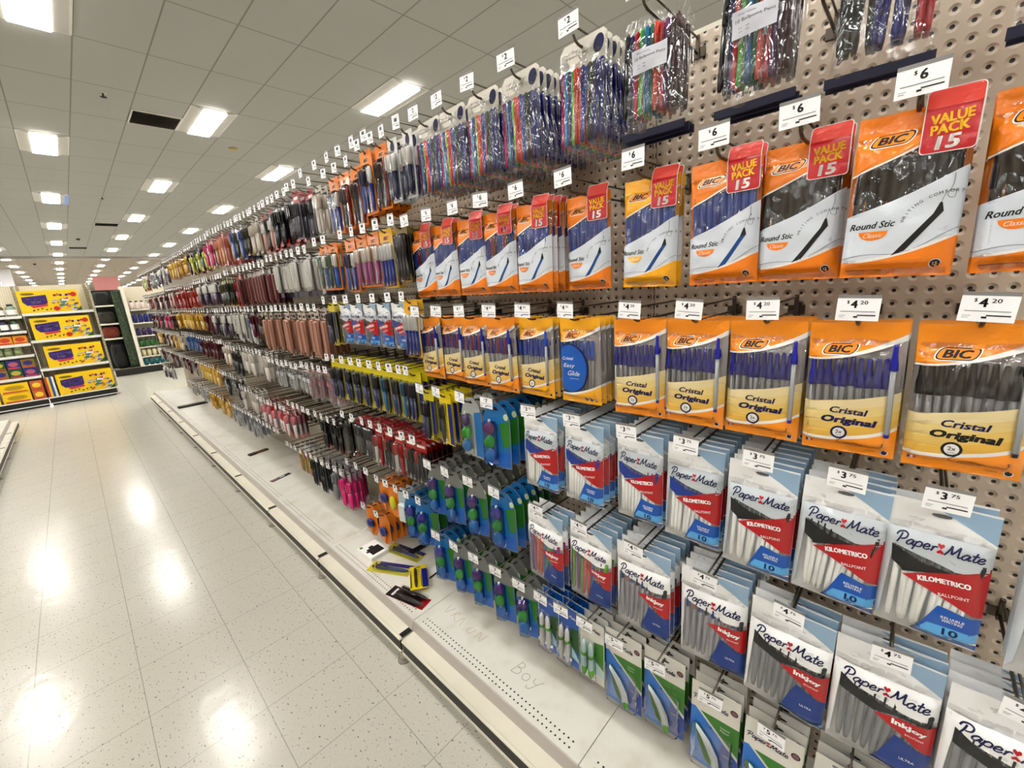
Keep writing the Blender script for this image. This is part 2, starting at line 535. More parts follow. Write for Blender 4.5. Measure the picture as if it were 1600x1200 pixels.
ceil_small('security_camera', 0.95, 24.0, 'camera', 'black dome camera on the ceiling near its far step', 'd')
ceil_small('security_camera', -0.6, 36.0, 'camera', 'black dome camera on the brown far part of the ceiling', 'd')
t = link('ceiling_mark', None, loc=(2.8, 9.6, CZ)); tag(t, 'small yellowish disc on the ceiling right of the lamp', 'detector')
b = MB(); b.tube([(0, 0, 0), (0, 0, -.02)], .07, mat('yellowed_plastic', (196, 176, 110), .5), 14); link('cover', b.mesh('cover'), t)

# ------------------------------------------------------------------ main gondola
PX = 1.124
Y0, BAY, NB = 0.527, 0.797, 10
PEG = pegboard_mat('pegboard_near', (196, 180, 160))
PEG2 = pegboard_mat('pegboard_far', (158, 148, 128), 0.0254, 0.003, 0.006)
DECKM = mat('deck_enamel', (214, 210, 196), 0.34, var=0.05, scale=6)
def deck_mat():
    m = bpy.data.materials.new('perforated_deck'); m.use_nodes = True
    nt = m.node_tree; b = nt.nodes['Principled BSDF']; L = nt.links.new
    b.inputs['Roughness'].default_value = 0.32
    ge = nt.nodes.new('ShaderNodeNewGeometry'); sx = nt.nodes.new('ShaderNodeSeparateXYZ'); L(ge.outputs['Position'], sx.inputs[0])
    def fr(s, off, p):
        a = nmath(nt, 'FRACT', nmath(nt, 'DIVIDE', nmath(nt, 'ADD', s, off + 20 * p), p))
        return nmath(nt, 'MULTIPLY', nmath(nt, 'SUBTRACT', a, .5), p)
    cy = fr(sx.outputs['Y'], 0, 0.0166)
    res = None
    for xc in (0.722, 0.742):
        dx = nmath(nt, 'SUBTRACT', sx.outputs['X'], xc)
        d = nmath(nt, 'SQRT', nmath(nt, 'ADD', nmath(nt, 'MULTIPLY', cy, cy), nmath(nt, 'MULTIPLY', dx, dx)))
        h = nmath(nt, 'LESS_THAN', d, 0.0030)
        res = h if res is None else nmath(nt, 'MAXIMUM', res, h)
    # no holes near the joints
    jy = fr(sx.outputs['Y'], -Y0 + BAY / 2, BAY)
    ok = nmath(nt, 'GREATER_THAN', nmath(nt, 'ABSOLUTE', jy), 0.035)
    res = nmath(nt, 'MULTIPLY', res, ok)
    no = nt.nodes.new('ShaderNodeTexNoise'); no.inputs['Scale'].default_value = 9; no.inputs['Detail'].default_value = 5; L(ge.outputs['Position'], no.inputs['Vector'])
    mr = nt.nodes.new('ShaderNodeMapRange'); L(no.outputs['Fac'], mr.inputs['Value']); mr.inputs['From Min'].default_value = .5; mr.inputs['From Max'].default_value = .8
    m0 = nt.nodes.new('ShaderNodeMix'); m0.data_type = 'RGBA'; L(mr.outputs['Result'], m0.inputs['Factor'])
    m0.inputs['A'].default_value = lin((222, 219, 208)); m0.inputs['B'].default_value = lin((204, 196, 178))
    mx = nt.nodes.new('ShaderNodeMix'); mx.data_type = 'RGBA'; L(res, mx.inputs['Factor'])
    L(m0.outputs['Result'], mx.inputs['A']); mx.inputs['B'].default_value = lin((20, 18, 16)); L(mx.outputs['Result'], b.inputs['Base Color'])
    return m
PERF = deck_mat()
BLK = mat('black_strip', (44, 42, 38), 0.5)
CLIP = mat('black_clip', (26, 24, 24), 0.45)
SECW = ['nearest', 'second', 'third', 'fourth', 'fifth', 'sixth', 'seventh', 'eighth', 'ninth', 'tenth', 'eleventh', 'twelfth']
def gondola_section(y0, y1, k):
    t = link('gondola_section', None, loc=(PX, (y0 + y1) / 2, 0))
    tag(t, '%s cream display section of the right-hand run, perforated back and low deck' % SECW[k], 'shelving', 'display sections along the right of the aisle')
    ox, oy = -PX, -(y0 + y1) / 2
    def P(n, mbx, lab=None):
        mbx.v = [(v[0] + ox, v[1] + oy, v[2]) for v in mbx.v]
        o = link(n, mbx.mesh(n), t)
        if lab: o['label'] = lab
        return o
    g = 0.0012
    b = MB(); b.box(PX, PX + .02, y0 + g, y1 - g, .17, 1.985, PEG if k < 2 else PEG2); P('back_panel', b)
    b = MB(); b.box(PX + .0, PX + .022, y0 + g, y1 - g, 1.985, 1.995, CREAM); P('top_rail', b)
    b = MB(); b.box(.702, PX - .0005, y0 + g, y1 - g, .155, .17, PERF); P('deck', b)
    b = MB()
    b.add([(.702, y0 + g, .1705), (.702, y1 - g, .1705), (.698, y1 - g, .168), (.698, y0 + g, .168), (.690, y1 - g, .128), (.690, y0 + g, .128)], [(0, 1, 2, 3), (3, 2, 4, 5)], mat('deck_front', (196, 190, 184), .4)); P('deck_front', b, 'grey front edge of the deck')
    b = MB()
    a0, a1 = y0 + .006, y1 - .006
    b.box(.641, .690, a0, a1, .1195, .1285, CREAM)
    b.box(.632, .641, a0, a1, .118, .122, CREAM); b.box(.630, .640, a0, a1, .0615, .069, CREAM)
    P('ticket_rail', b)
    b = MB(); b.box(.635, .641, a0 + .002, a1 - .002, .069, .118, BLK); P('black_insert', b, 'black strip in the ticket rail')
    b = MB(); b.box(.643, .688, y0 + .001, y0 + .025, .1286, .1305, CLIP); P('joint_clip', b, 'black clip over the joint')
    b = MB(); b.tube([(.652, y0 + .028, .118), (.652, y0 + .028, .012)], .0165, CREAM, 14); lg = P('leg', b)
    b = MB(); b.tube([(.652, y0 + .028, .012), (.652, y0 + .028, .008), (.652, y0 + .028, 0.0)], [.016, .026, .027], mat('foot_plastic', (170, 166, 156), .3), 18); b.v = [(v[0] + ox, v[1] + oy, v[2]) for v in b.v]
    link('foot', b.mesh('foot'), lg)
    b = MB(); b.box(PX + .022, PX + .05, y0 + .001, y0 + .025, 0.0, 1.985, CREAM); P('upright', b)
    if k < 2:
        b = MB()
        z = .3
        while z < 1.95:
            for dy in (-.004, .004):
                b.box(PX - .0006, PX, y0 + dy - .0009 + .006, y0 + dy + .0009 + .006, z, z + .013, DARK)
            z += .0254 * 1.0
        P('upright_slots', b, 'dark slots of the upright')
    return t
gondola_section(Y0 - BAY, Y0, 0)
for k in range(NB):
    gondola_section(Y0 + k * BAY, Y0 + (k + 1) * BAY, k + 1)
YEND = Y0 + NB * BAY
t = link('gondola_end', None, loc=(PX, YEND, 0)); tag(t, 'cream end frame closing the far end of the right-hand run', 'shelving')
b = MB(); b.box(-.44, .05, 0.001, .025, .03, .172, CREAM); b.box(0, .05, .001, .03, .172, 1.99, CREAM); link('end_frame', b.mesh('end_frame'), t)

# graffiti pencilled on the near deck
PENCIL = mat('pencil', (150, 142, 124), .7)
b = MB()
def deckpt(a, c):      # a: along the writing (0..1), c: height of the letter
    return (0.79 + c, 0.868 - a)
def dstroke(L, wd=.0016, ox=.79, oy=.868, m=PENCIL):
    pts = smooth_line(L, 4); vs = []; fs = []
    for i, p in enumerate(pts):
        q = pts[max(0, i - 1)]; s = pts[min(len(pts) - 1, i + 1)]
        dx, dz = s[0] - q[0], s[1] - q[1]; l = math.hypot(dx, dz) or 1
        nx, nz = -dz / l * wd / 2, dx / l * wd / 2
        for sg in (1, -1):
            X, Z = p[0] + sg * nx, p[1] + sg * nz
            vs.append((ox + Z, oy - X, .1703))
    for i in range(len(pts) - 1): fs.append((2 * i, 2 * i + 1, 2 * i + 3, 2 * i + 2))
    b.add(vs, fs, m)
dstroke([(0, 0), (.006, .028), (.010, .052)]); dstroke([(.010, .05), (.026, .048), (.026, .034), (.010, .028)]); dstroke([(.008, .028), (.028, .024), (.026, .006), (0, 0)])
dstroke([(.058, .03), (.044, .022), (.048, .004), (.066, .006), (.068, .024), (.058, .03)])
dstroke([(.086, .034), (.088, .018), (.104, .016)]); dstroke([(.118, .038), (.104, .016), (.092, -.008), (.080, -.012), (.078, -.004)])
o = link('pencil_scribble', b.mesh('pencil_scribble')); tag(o, 'word BOY pencilled on the nearest full deck panel', 'graffiti')
BROWN = mat('faded_marker', (196, 176, 140), .7)
b = MB()
for pts in ([(0, .05), (.012, .01), (.03, .05)], [(.045, .01), (.055, .045), (.07, .04), (.052, .028), (.078, .005)], [(.085, .0), (.1, .04), (.112, .0)], [(.16, .03), (.15, .01), (.17, .0), (.18, .03)], [(.2, .0), (.205, .035), (.225, .0), (.235, .04)]):
    dstroke(pts, .002, .80, 1.27, BROWN)
o = link('faded_scribble', b.mesh('faded_scribble')); tag(o, 'faint brown scribble on the deck near the joint', 'graffiti')

# ------------------------------------------------------------------ products: helpers
def bulge(w, h, t, top=0.12, seed=0, wr=0.0012, bot=0.05):
    rd = random.Random(seed); a = [rd.uniform(0, 6) for _ in range(6)]
    def f(x, z):
        u = min(1, abs(2 * x / w)); v = -z / h
        s = 0.0
        if top < v < 1 - bot:
            q = (v - top) / (1 - bot - top)
            s = min(1.0, 7 * q, 14 * (1 - q)); s = s * s * (3 - 2 * s)
        c = max(0.0, 1 - u ** 10)
        wv = wr * (math.sin(31 * x * 3 + a[0] + 40 * z) + math.sin(90 * z + a[1] + 50 * x) * .8 + math.sin(160 * z + a[2] - 90 * x) * .4)
        edge = max(0.0, 1 - u ** 6)
        return -t * c * s + wv * (0.4 + edge * .6)
    return f

def sheet(mbx, w, h, m, nx=9, nz=14, off=0.0, y_of=None, smooth=True):
    vs = []; fs = []
    for j in range(nz + 1):
        for i in range(nx + 1):
            x = -w / 2 + w * i / nx; z = -h * j / nz
            y = (y_of or mbx.surf)(x, z) - off
            vs.append((x, y, z))
    for j in range(nz):
        for i in range(nx):
            a = j * (nx + 1) + i
            fs.append((a, a + nx + 1, a + nx + 2, a + 1))
    mbx.add(vs, fs, m, smooth)

def band(w, top, bot, n=12):
    """closed outline between two curves given as functions of u in 0..1 (z values)"""
    p = [(-w / 2 + w * i / n, top(i / n)) for i in range(n + 1)]
    q = [(-w / 2 + w * i / n, bot(i / n)) for i in range(n, -1, -1)]
    return p + q

def lerpc(*pts):
    def f(u):
        for (a, A), (b, B) in zip(pts, pts[1:]):
            if u <= b:
                s = (u - a) / (b - a); s = s * s * (3 - 2 * s) if len(pts) > 3 else s
                return A + (B - A) * s
        return pts[-1][1]
    return f

def quad(a, b, c):
    """curve through (0,a), (.5,b), (1,c)"""
    return lambda u: a * 2 * (u - .5) * (u - 1) + b * (-4) * u * (u - 1) + c * 2 * u * (u - .5)

HEART = [(0, -.5), (-.5, .08), (-.46, .4), (-.24, .5), (0, .3), (.24, .5), (.46, .4), (.5, .08)]
LETTERS = {   # x, y strokes in x-height units
    'P': (1.35, [[(.25, -.1), (.38, .8), (.5, 1.7)], [(-.15, 1.25), (.05, 1.75), (.7, 1.95), (1.2, 1.65), (1.1, 1.05), (.55, .75)]]),
    'a': (1.05, [[(.85, .8), (.5, 1.0), (.1, .6), (.12, .1), (.5, .05), (.8, .75)], [(.88, .95), (.8, .2), (1.0, .05), (1.12, .3)]]),
    'p': (1.05, [[(.15, .95), (.1, .2), (0.0, -.75)], [(.12, .6), (.45, .98), (.85, .8), (.8, .2), (.4, .02), (.12, .2)]]),
    'e': (0.95, [[(.1, .42), (.6, .55), (.7, .85), (.42, 1.0), (.1, .65), (.14, .15), (.5, .0), (.9, .3)]]),
    'r': (0.8, [[(.15, .95), (.2, .5), (.12, 0)], [(.18, .55), (.4, .95), (.75, .9)]]),
    'M': (1.9, [[(.0, -.05), (.25, .8), (.5, 1.75)], [(.5, 1.75), (.62, .9), (.75, .35)], [(.75, .35), (1.1, 1.1), (1.45, 1.8)], [(1.45, 1.8), (1.45, .8), (1.6, .05), (1.85, .3)]]),
    't': (0.75, [[(.5, 1.6), (.32, .6), (.4, .05), (.8, .2)], [(.0, 1.05), (.8, 1.12)]]),
}
def script(mbx, word, x, z, xh, m, wd, off=0.0008, rot=0.0, slant=.18):
    c, s = math.cos(rot), math.sin(rot)
    cx = 0
    for ch in word:
        adv, st = LETTERS[ch]
        for L in st:
            P = []
            for a, b_ in L:
                X = (cx + a + slant * b_) * xh; Z = (b_ - .4) * xh
                P.append((x + X * c - Z * s, z + X * s + Z * c))
            mbx.stroke(P, wd, m, off, 3)
        cx += adv
    return cx * xh

REDL = mat('logo_red', (190, 24, 44), .4)
def paper_mate(mbx, xc, zc, W, rot=0.0, off=0.0010, m=None):
    """the two written words with a pair of hearts between"""
    m = m or NAVY
    tot = 1.35 + 1.05 + 1.05 + .95 + .8 + 1.0 + 1.9 + 1.05 + .75 + .95
    xh = W / tot
    c, s = math.cos(rot), math.sin(rot)
    x0, z0 = xc - W / 2 * c, zc - W / 2 * s
    a = script(mbx, 'Paper', x0, z0, xh, m, xh * .24, off, rot)
    for dz, fl in ((.78, 1), (-.1, -1)):
        px = a + .45 * xh; pz = dz * xh
        X, Z = x0 + px * c - pz * s, z0 + px * s + pz * c
        mbx.poly([(X + hx * xh * .85, Z + fl * hy * xh * .8) for hx, hy in HEART], REDL, off)
    b0 = a + xh * .95
    script(mbx, 'Mate', x0 + b0 * c, z0 + b0 * s, xh, m, xh * .24, off, rot)

def bic_logo(mbx, xc, zc, W, off=0.0008):
    H = W * .30
    def lozenge(k):
        p = []
        hw, hh = W / 2 * (.82 + k), H / 2 * (1 + k * 3)
        for sx_, sz in ((1, 1), (-1, 1), (-1, -1), (1, -1)):
            for a in range(4):
                an = (a / 3) * PI / 2
                rr_ = hh * .75
                cxn, czn = sx_ * (hw - rr_), sz * (hh - rr_)
                q = {(1, 1): an, (-1, 1): an + PI / 2, (-1, -1): an + PI, (1, -1): an + 1.5 * PI}[(sx_, sz)]
                X, Z = cxn + rr_ * math.cos(q), czn + rr_ * math.sin(q)
                p.append((xc + W * .07 + X + Z * .45, zc + Z))
        return p
    mbx.poly(lozenge(.12), WHITE, off)
    mbx.poly(lozenge(.065), INK, off + .0002)
    mbx.poly(lozenge(.0), mat('bic_orange', (240, 158, 34), .35, coat=.5), off + .0004)
    mbx.text('BIC', xc + W * .07, zc, H * .72, INK, off + .0007, wd=W * .56, skew=.38, bold=.08)

# --- pens -------------------------------------------------------------
def pen_geo(kind, L, r, capc, bodyc, tipc=None, capl=.38):
    """returns (body, cap) builders for a pen hanging along -z from 0"""
    body = MB(); cap = MB()
    if kind == 'round':
        body.tube([(0, 0, -L * capl * .8), (0, 0, -L + .012), (0, 0, -L)], [r, r, r * .75], bodyc, 8)
        cap.tube([(0, 0, 0), (0, 0, -.004), (0, 0, -L * capl)], [r * .7, r * 1.12, r * 1.2], capc, 8)
        cap.box(-r * .3, r * .3, -r * 1.35, -r * 1.0, -L * capl, -.004, capc)
    elif kind == 'hex':
        body.tube([(0, 0, -L * capl * .8), (0, 0, -L + .006)], [r, r], bodyc, 6)
        body.tube([(0, 0, -L * capl), (0, 0, -L + .02)], [r * .4, r * .4], tipc or capc, 5)
        body.tube([(0, 0, -L + .007), (0, 0, -L)], [r, r * .9], tipc or capc, 6)
        cap.tube([(0, 0, 0), (0, 0, -.003), (0, 0, -.018), (0, 0, -.030), (0, 0, -L * capl)], [r * .55, r * .8, r * .95, r * 1.35, r * 1.45], capc, 8)
    return body, cap

# each kind returns a tree: list of (part name, MB, [sub-parts])  in the hanging frame:
# origin at the hang hole line, x right, z up, packet front at -y
KINDS = {}
ORANGE = mat('orange_film', (240, 149, 34), .28, coat=.6, crinkle=.25, scale=45)
ORANGE3 = mat('light_orange_film', (244, 164, 44), .28, coat=.6, crinkle=.25, scale=45)
ORANGE2 = mat('amber_film', (247, 190, 44), .28, coat=.6, crinkle=.25, scale=45)
LITE = mat('pale_print', (214, 220, 227), .3, coat=.6, crinkle=.15, scale=40)
WFILM = mat('white_film', (232, 230, 226), .3, coat=.5, crinkle=.15, scale=40)
REDT = mat('red_tag', (200, 26, 44), .3, coat=.6, crinkle=.12)
GLARET = mat('red_tag_glare', (214, 84, 70), .3, coat=.6, crinkle=.2)  # glare of the film on the upper tag, painted in as paler red
YEL = mat('yellow_ink', (248, 206, 30), .4)
def merged(tree):
    o = MB()
    def go(L, M):
        for n, b_, subs, loc, rot in L:
            if n == 'blister': continue
            T = M @ Matrix.Translation(loc) @ Matrix.Rotation(rot, 4, 'Y')
            o.merge(b_, T); go(subs, T)
    go(tree, Matrix.Identity(4))
    return o
ZERO = (0, 0, 0)

def bag_value(seed, dark, amber=False, mixed=False):
    """15-pen value bag, printed film with a window"""
    w, h, t = .124, .226, .0145
    sf = bulge(w, h, t, .10, seed, .0009, .04)
    oc = ORANGE2 if amber else ORANGE
    a = MB(sf)
    sheet(a, w, h, CLEARF, 10, 18)
    top_lo = quad(-.34 * h, -.235 * h, -.10 * h); win_lo = quad(-.60 * h, -.505 * h, -.36 * h); bot_hi = quad(-.90 * h, -.865 * h, -.755 * h)
    a.poly(band(w, lambda u: 0, top_lo), oc, .0004)
    a.poly(band(w, lambda u: top_lo(u), lambda u: top_lo(u) - .012 * h), WFILM, .0007)
    a.poly(band(w, win_lo, bot_hi), LITE, .0004)
    a.poly(band(w, lambda u: bot_hi(u) + .012 * h, lambda u: bot_hi(u) - .006 * h), WFILM, .0007)
    a.stroke([(-w / 2 + w * i / 8, bot_hi(i / 8) + .025 * h + .004 * math.sin(i)) for i in range(9)], .0007, GREYL, .0007)
    a.poly(band(w, bot_hi, lambda u: -h), oc, .0005)
    bic_logo(a, -.025, -.155 * h, .050)
    pc = INK if dark == 'black' else mat('pen_blue_print', (24, 92, 150), .4)
    # printed pen
    x0, z0, x1, z1 = 0.0, -.865 * h, .040, -.565 * h
    a.poly([(x0 - .004, z0 + .0), (x0 + .010, z0 + .006), (x1 + .004, z1 - .012), (x1 + .0015, z1), (x1 - .001, z1), (x1 - .006, z1 - .014)], pc, .0009)
    a.poly([(x1 + .004, z1 - .012), (x1 + .0015, z1), (x1 - .001, z1), (x1 - .006, z1 - .014)], INK, .0011)
    a.stroke([(x1, z1), (x1 + .004, z1 + .012), (x1 + .012, z1 + .014), (x1 + .012, z1 + .005), (x1 + .005, z1 + .008), (x1 + .009, z1 + .022), (x1 + .009, z1 + .036)], .0006, GREYL, .0009)
    a.text('Round Stic', -.030, -.665 * h, .0090, INK, .0009, wd=.050, skew=.3, rot=.04, bold=.035)
    bd = [(-.028 + .017 * math.cos(PI + PI * i / 8), -.705 * h + .013 * math.sin(PI + PI * i / 8)) for i in range(9)]
    a.poly(bd, oc, .0009); a.text('Classic', -.028, -.705 * h - .0055, .006, WFILM, .0012, wd=.022, skew=.3)
    for i, ch in enumerate('WRITING COMFORT'):
        if ch == ' ': continue
        an = math.radians(168 - i * 6.2)
        a.text(ch, .056 + .050 * math.cos(an) - .004, -.690 * h + .042 * math.sin(an), .0040, INK, .0009, rot=an - PI / 2)
    a.disc(.045, -.925 * h, .0066, WFILM, .0009); a.disc(.045, -.925 * h, .0054, INK, .0011); a.text('15', .045, -.925 * h, .0045, WFILM, .0014, bold=.02)
    a.stroke([(-.055, -.955 * h), (-.03, -.952 * h), (-.012, -.956 * h)], .0008, pc, .0009)
    # back of the bag
    bk = MB(lambda x, z: 0.0015 + .3 * abs(sf(x, z))); sheet(bk, w, h, oc if seed % 2 else oc, 6, 8)
    # header tag
    tg = MB(lambda x, z: -.0178 + .010 * max(0.0, min(1.0, (z + .008) / .022)))
    def rr_(x0, x1, z0, z1, r):
        p = []
        for cx, cz, s in ((x1 - r, z1 - r, 0), (x0 + r, z1 - r, 1), (x0 + r, z0 + r, 2), (x1 - r, z0 + r, 3)):
            for i in range(4):
                an = s * PI / 2 + i * PI / 6
                p.append((cx + r * math.cos(an), cz + r * math.sin(an)))
        return p
    tx0, tx1, tz0, tz1 = .008, .063, -.285 * h, .016
    tg.poly(rr_(tx0, tx1, tz0, tz1, .005), WFILM, 0)
    tg.poly(rr_(tx0 + .0012, tx1 - .0012, tz0 + .0012, tz1 - .001, .0045), REDT, .0004)
    tg.poly(rr_(tx0 + .0012, tx1 - .0012, tz0 + .055, tz1 - .001, .0045), GLARET, .0007)
    tg.text('VALUE', .0355, -.022, .0115, YEL, .0012, wd=.040, bold=.06, rot=.06)
    tg.text('PACK', .0350, -.0350, .0115, YEL, .0012, wd=.036, bold=.06, rot=.06)
    tg.text('15', .0355, -.0520, .0155, WFILM, .0012, wd=.021, skew=.15, bold=.08, rot=.04)
    tree = [('film_bag', a, [], ZERO, 0), ('bag_back', bk, [], ZERO, 0), ('value_tag', tg, [], ZERO, 0)]
    rd = random.Random(seed)
    n = 9
    for i in range(n):
        cc = {'black': (36, 38, 41), 'blue': (58, 104, 186)}[dark]
        if mixed: cc = [(52, 84, 170), (52, 84, 170), (170, 40, 60), (60, 64, 70)][i % 4]
        cmx = mat('pen_%d_%d_%d' % cc, cc, .25, coat=.4)
        bd_, cp = pen_geo('round', .145, .0059, cmx, cmx, capl=.40)
        tree.append(('pen', bd_, [('cap', cp, [], ZERO, 0)], (-w / 2 + .013 + i * (w - .026) / (n - 1), -.0040, -.056 - rd.uniform(0, .004)), rd.uniform(-.02, .02)))
    return tree

def bag_cristal(seed, capc=(30, 40, 170), amber=False, mixed=False, glide=False):
    w, h, t = .124, .222, .0135
    sf = bulge(w, h, t, .14, seed, .0009, .05)
    oc = ORANGE2 if amber else ORANGE3
    a = MB(sf); sheet(a, w, h, CLEARF, 10, 18)
    inkc = NAVY if capc[2] > 90 else mat('cap_black', (28, 28, 30), .4)
    top_lo = quad(-.26 * h, -.215 * h, -.08 * h); bot_hi = quad(-.885 * h, -.865 * h, -.76 * h)
    a.poly(band(w, lambda u: 0, top_lo), oc, .0004)
    a.poly(band(w, top_lo, lambda u: top_lo(u) - (.014 + .03 * u * u) * h), WFILM, .0006)
    bic_logo(a, -.022, -.19 * h if not glide else -.19 * h, .048)
    BG1 = mat('beige_print', (222, 206, 160), .32, coat=.5); BG2 = mat('golden_print', (226, 182, 84), .32, coat=.5)
    if not glide:
        win_lo = quad(-.60 * h, -.565 * h, -.49 * h)
        for i, c in enumerate(((226, 212, 172), (226, 206, 148), (226, 198, 122), (226, 188, 96))):
            lo = lambda u, i=i: win_lo(u) + (bot_hi(u) - win_lo(u)) * (i / 4)
            hi = lambda u, i=i: win_lo(u) + (bot_hi(u) - win_lo(u)) * ((i + 1) / 4)
            a.poly(band(w, lo, hi), mat('panel_print_%d' % i, c, .32, coat=.5), .0004)
        a.text('Cristal', -.0005, -.655 * h, .0104, NAVY, .0009, wd=.048, skew=.25, bold=.06, rot=-.02)
        a.text('Original', 0.000, -.737 * h, .0140, inkc, .0009, wd=.070, skew=.25, bold=.09, rot=-.03)
        a.disc(-.010, -.828 * h, .0115, inkc, .0009); a.disc(-.010, -.828 * h, .0082, WFILM, .0011)
        a.text('2x', -.010, -.822 * h, .006, inkc, .0014, bold=.02); a.stroke([(-.014, -.852 * h), (-.010, -.85 * h), (-.006, -.852 * h)], .0007, inkc, .0014)
    else:
        e = mat('glide_blue', (28, 110, 190), .3, coat=.5)
        def cut(cx, cz, rx, rz_, n=26):
            return [(max(-w / 2 + .0005, cx + rx * math.cos(2 * PI * k / n)), cz + rz_ * math.sin(2 * PI * k / n)) for k in range(n)]
        a.poly(cut(-.022, -.58 * h, .055, .066), NAVY, .0005)
        a.poly(cut(-.024, -.58 * h, .0525, .0625), e, .0008)
        a.text('Cristal', -.030, -.46 * h, .008, WFILM, .0011, wd=.032, skew=.25, bold=.02)
        a.text('Easy', -.026, -.55 * h, .013, WFILM, .0011, wd=.034, skew=.35)
        a.text('Glide', -.012, -.635 * h, .013, WFILM, .0011, wd=.038, skew=.35)
        a.text('smooth writing', -.012, -.70 * h, .0035, WFILM, .0011, wd=.028)
    a.poly(band(w, lambda u: bot_hi(u) + .012 * h, lambda u: bot_hi(u) - .014 * h), WFILM, .0007)
    a.poly(band(w, lambda u: bot_hi(u) - .010 * h, lambda u: -h), oc, .0005)
    if not glide:
        a.stroke([(-.005, -.872 * h), (-.012, -.90 * h), (.0, -.925 * h), (.014, -.905 * h), (.022, -.922 * h), (.010, -.935 * h), (-.002, -.915 * h), (.010, -.900 * h), (.03, -.918 * h), (.045, -.905 * h), (.047, -.87 * h)], .0009, INK, .0020)
        for i, c in enumerate(((40, 60, 150), (235, 235, 235), (200, 40, 50))):
            a.poly([(-.056 + i * .0034, -.945 * h), (-.0526 + i * .0034, -.945 * h), (-.0526 + i * .0034, -.915 * h), (-.056 + i * .0034, -.915 * h)], mat('flag_%d' % i, c, .4), .0020)
        a.disc(.050, -.955 * h, .0050, WFILM, .0018); a.disc(.050, -.955 * h, .0038, inkc, .0022)
        a.text('medium', .033, -.955 * h, .0026, INK, .0020, wd=.013)
    else:
        for i in range(3):
            a.disc(.018 + i * .015, -.94 * h, .0055, NAVY, .0009); a.disc(.018 + i * .015, -.94 * h, .0045, mat('glide_blue', (28, 110, 190)), .0011)
        a.text('10', .048, -.94 * h, .004, WFILM, .0014, bold=.02)
        a.text('SMOOTH BALL PENS', -.035, -.94 * h, .0022, INK, .0009, wd=.035)
    bk = MB(lambda x, z: 0.0015 + .3 * abs(sf(x, z))); sheet(bk, w, h, mat('bag_back_white', (196, 190, 186), .35, coat=.3), 6, 8)
    tree = [('film_bag', a, [], ZERO, 0), ('bag_back', bk, [], ZERO, 0)]
    rd = random.Random(seed)
    BAR = mat('clear_barrel', (176, 178, 180), .12, coat=.6); DRK = mat('ink_tube', (50, 50, 60), .3)
    n = 10
    for i in range(n):
        cc = capc
        if mixed and i % 3 == 1: cc = (180, 30, 50)
        c2 = mat('pen_%d_%d_%d' % cc, cc, .28, coat=.4)
        bd_, cp = pen_geo('hex', .142, .0043, c2, BAR, c2 if not glide else DRK, capl=.34)
        tree.append(('pen', bd_, [('cap', cp, [], ZERO, 0)], (-w / 2 + .009 + i * (w - .030) / (n - 1), -.0050 + .002 * (i % 2), -.055 - rd.uniform(0, .003)), rd.uniform(-.03, .03)))
    if not glide:      # the pen at the right edge of the packet
        c2 = mat('pen_%d_%d_%d' % capc, capc, .28, coat=.4)
        bd_, cp = pen_geo('hex', .150, .0038, c2, BAR, c2, capl=.27)
        tree.append(('pen', bd_, [('cap', cp, [], ZERO, 0)], (.049, -.0165, -.032), -.01))
    return tree

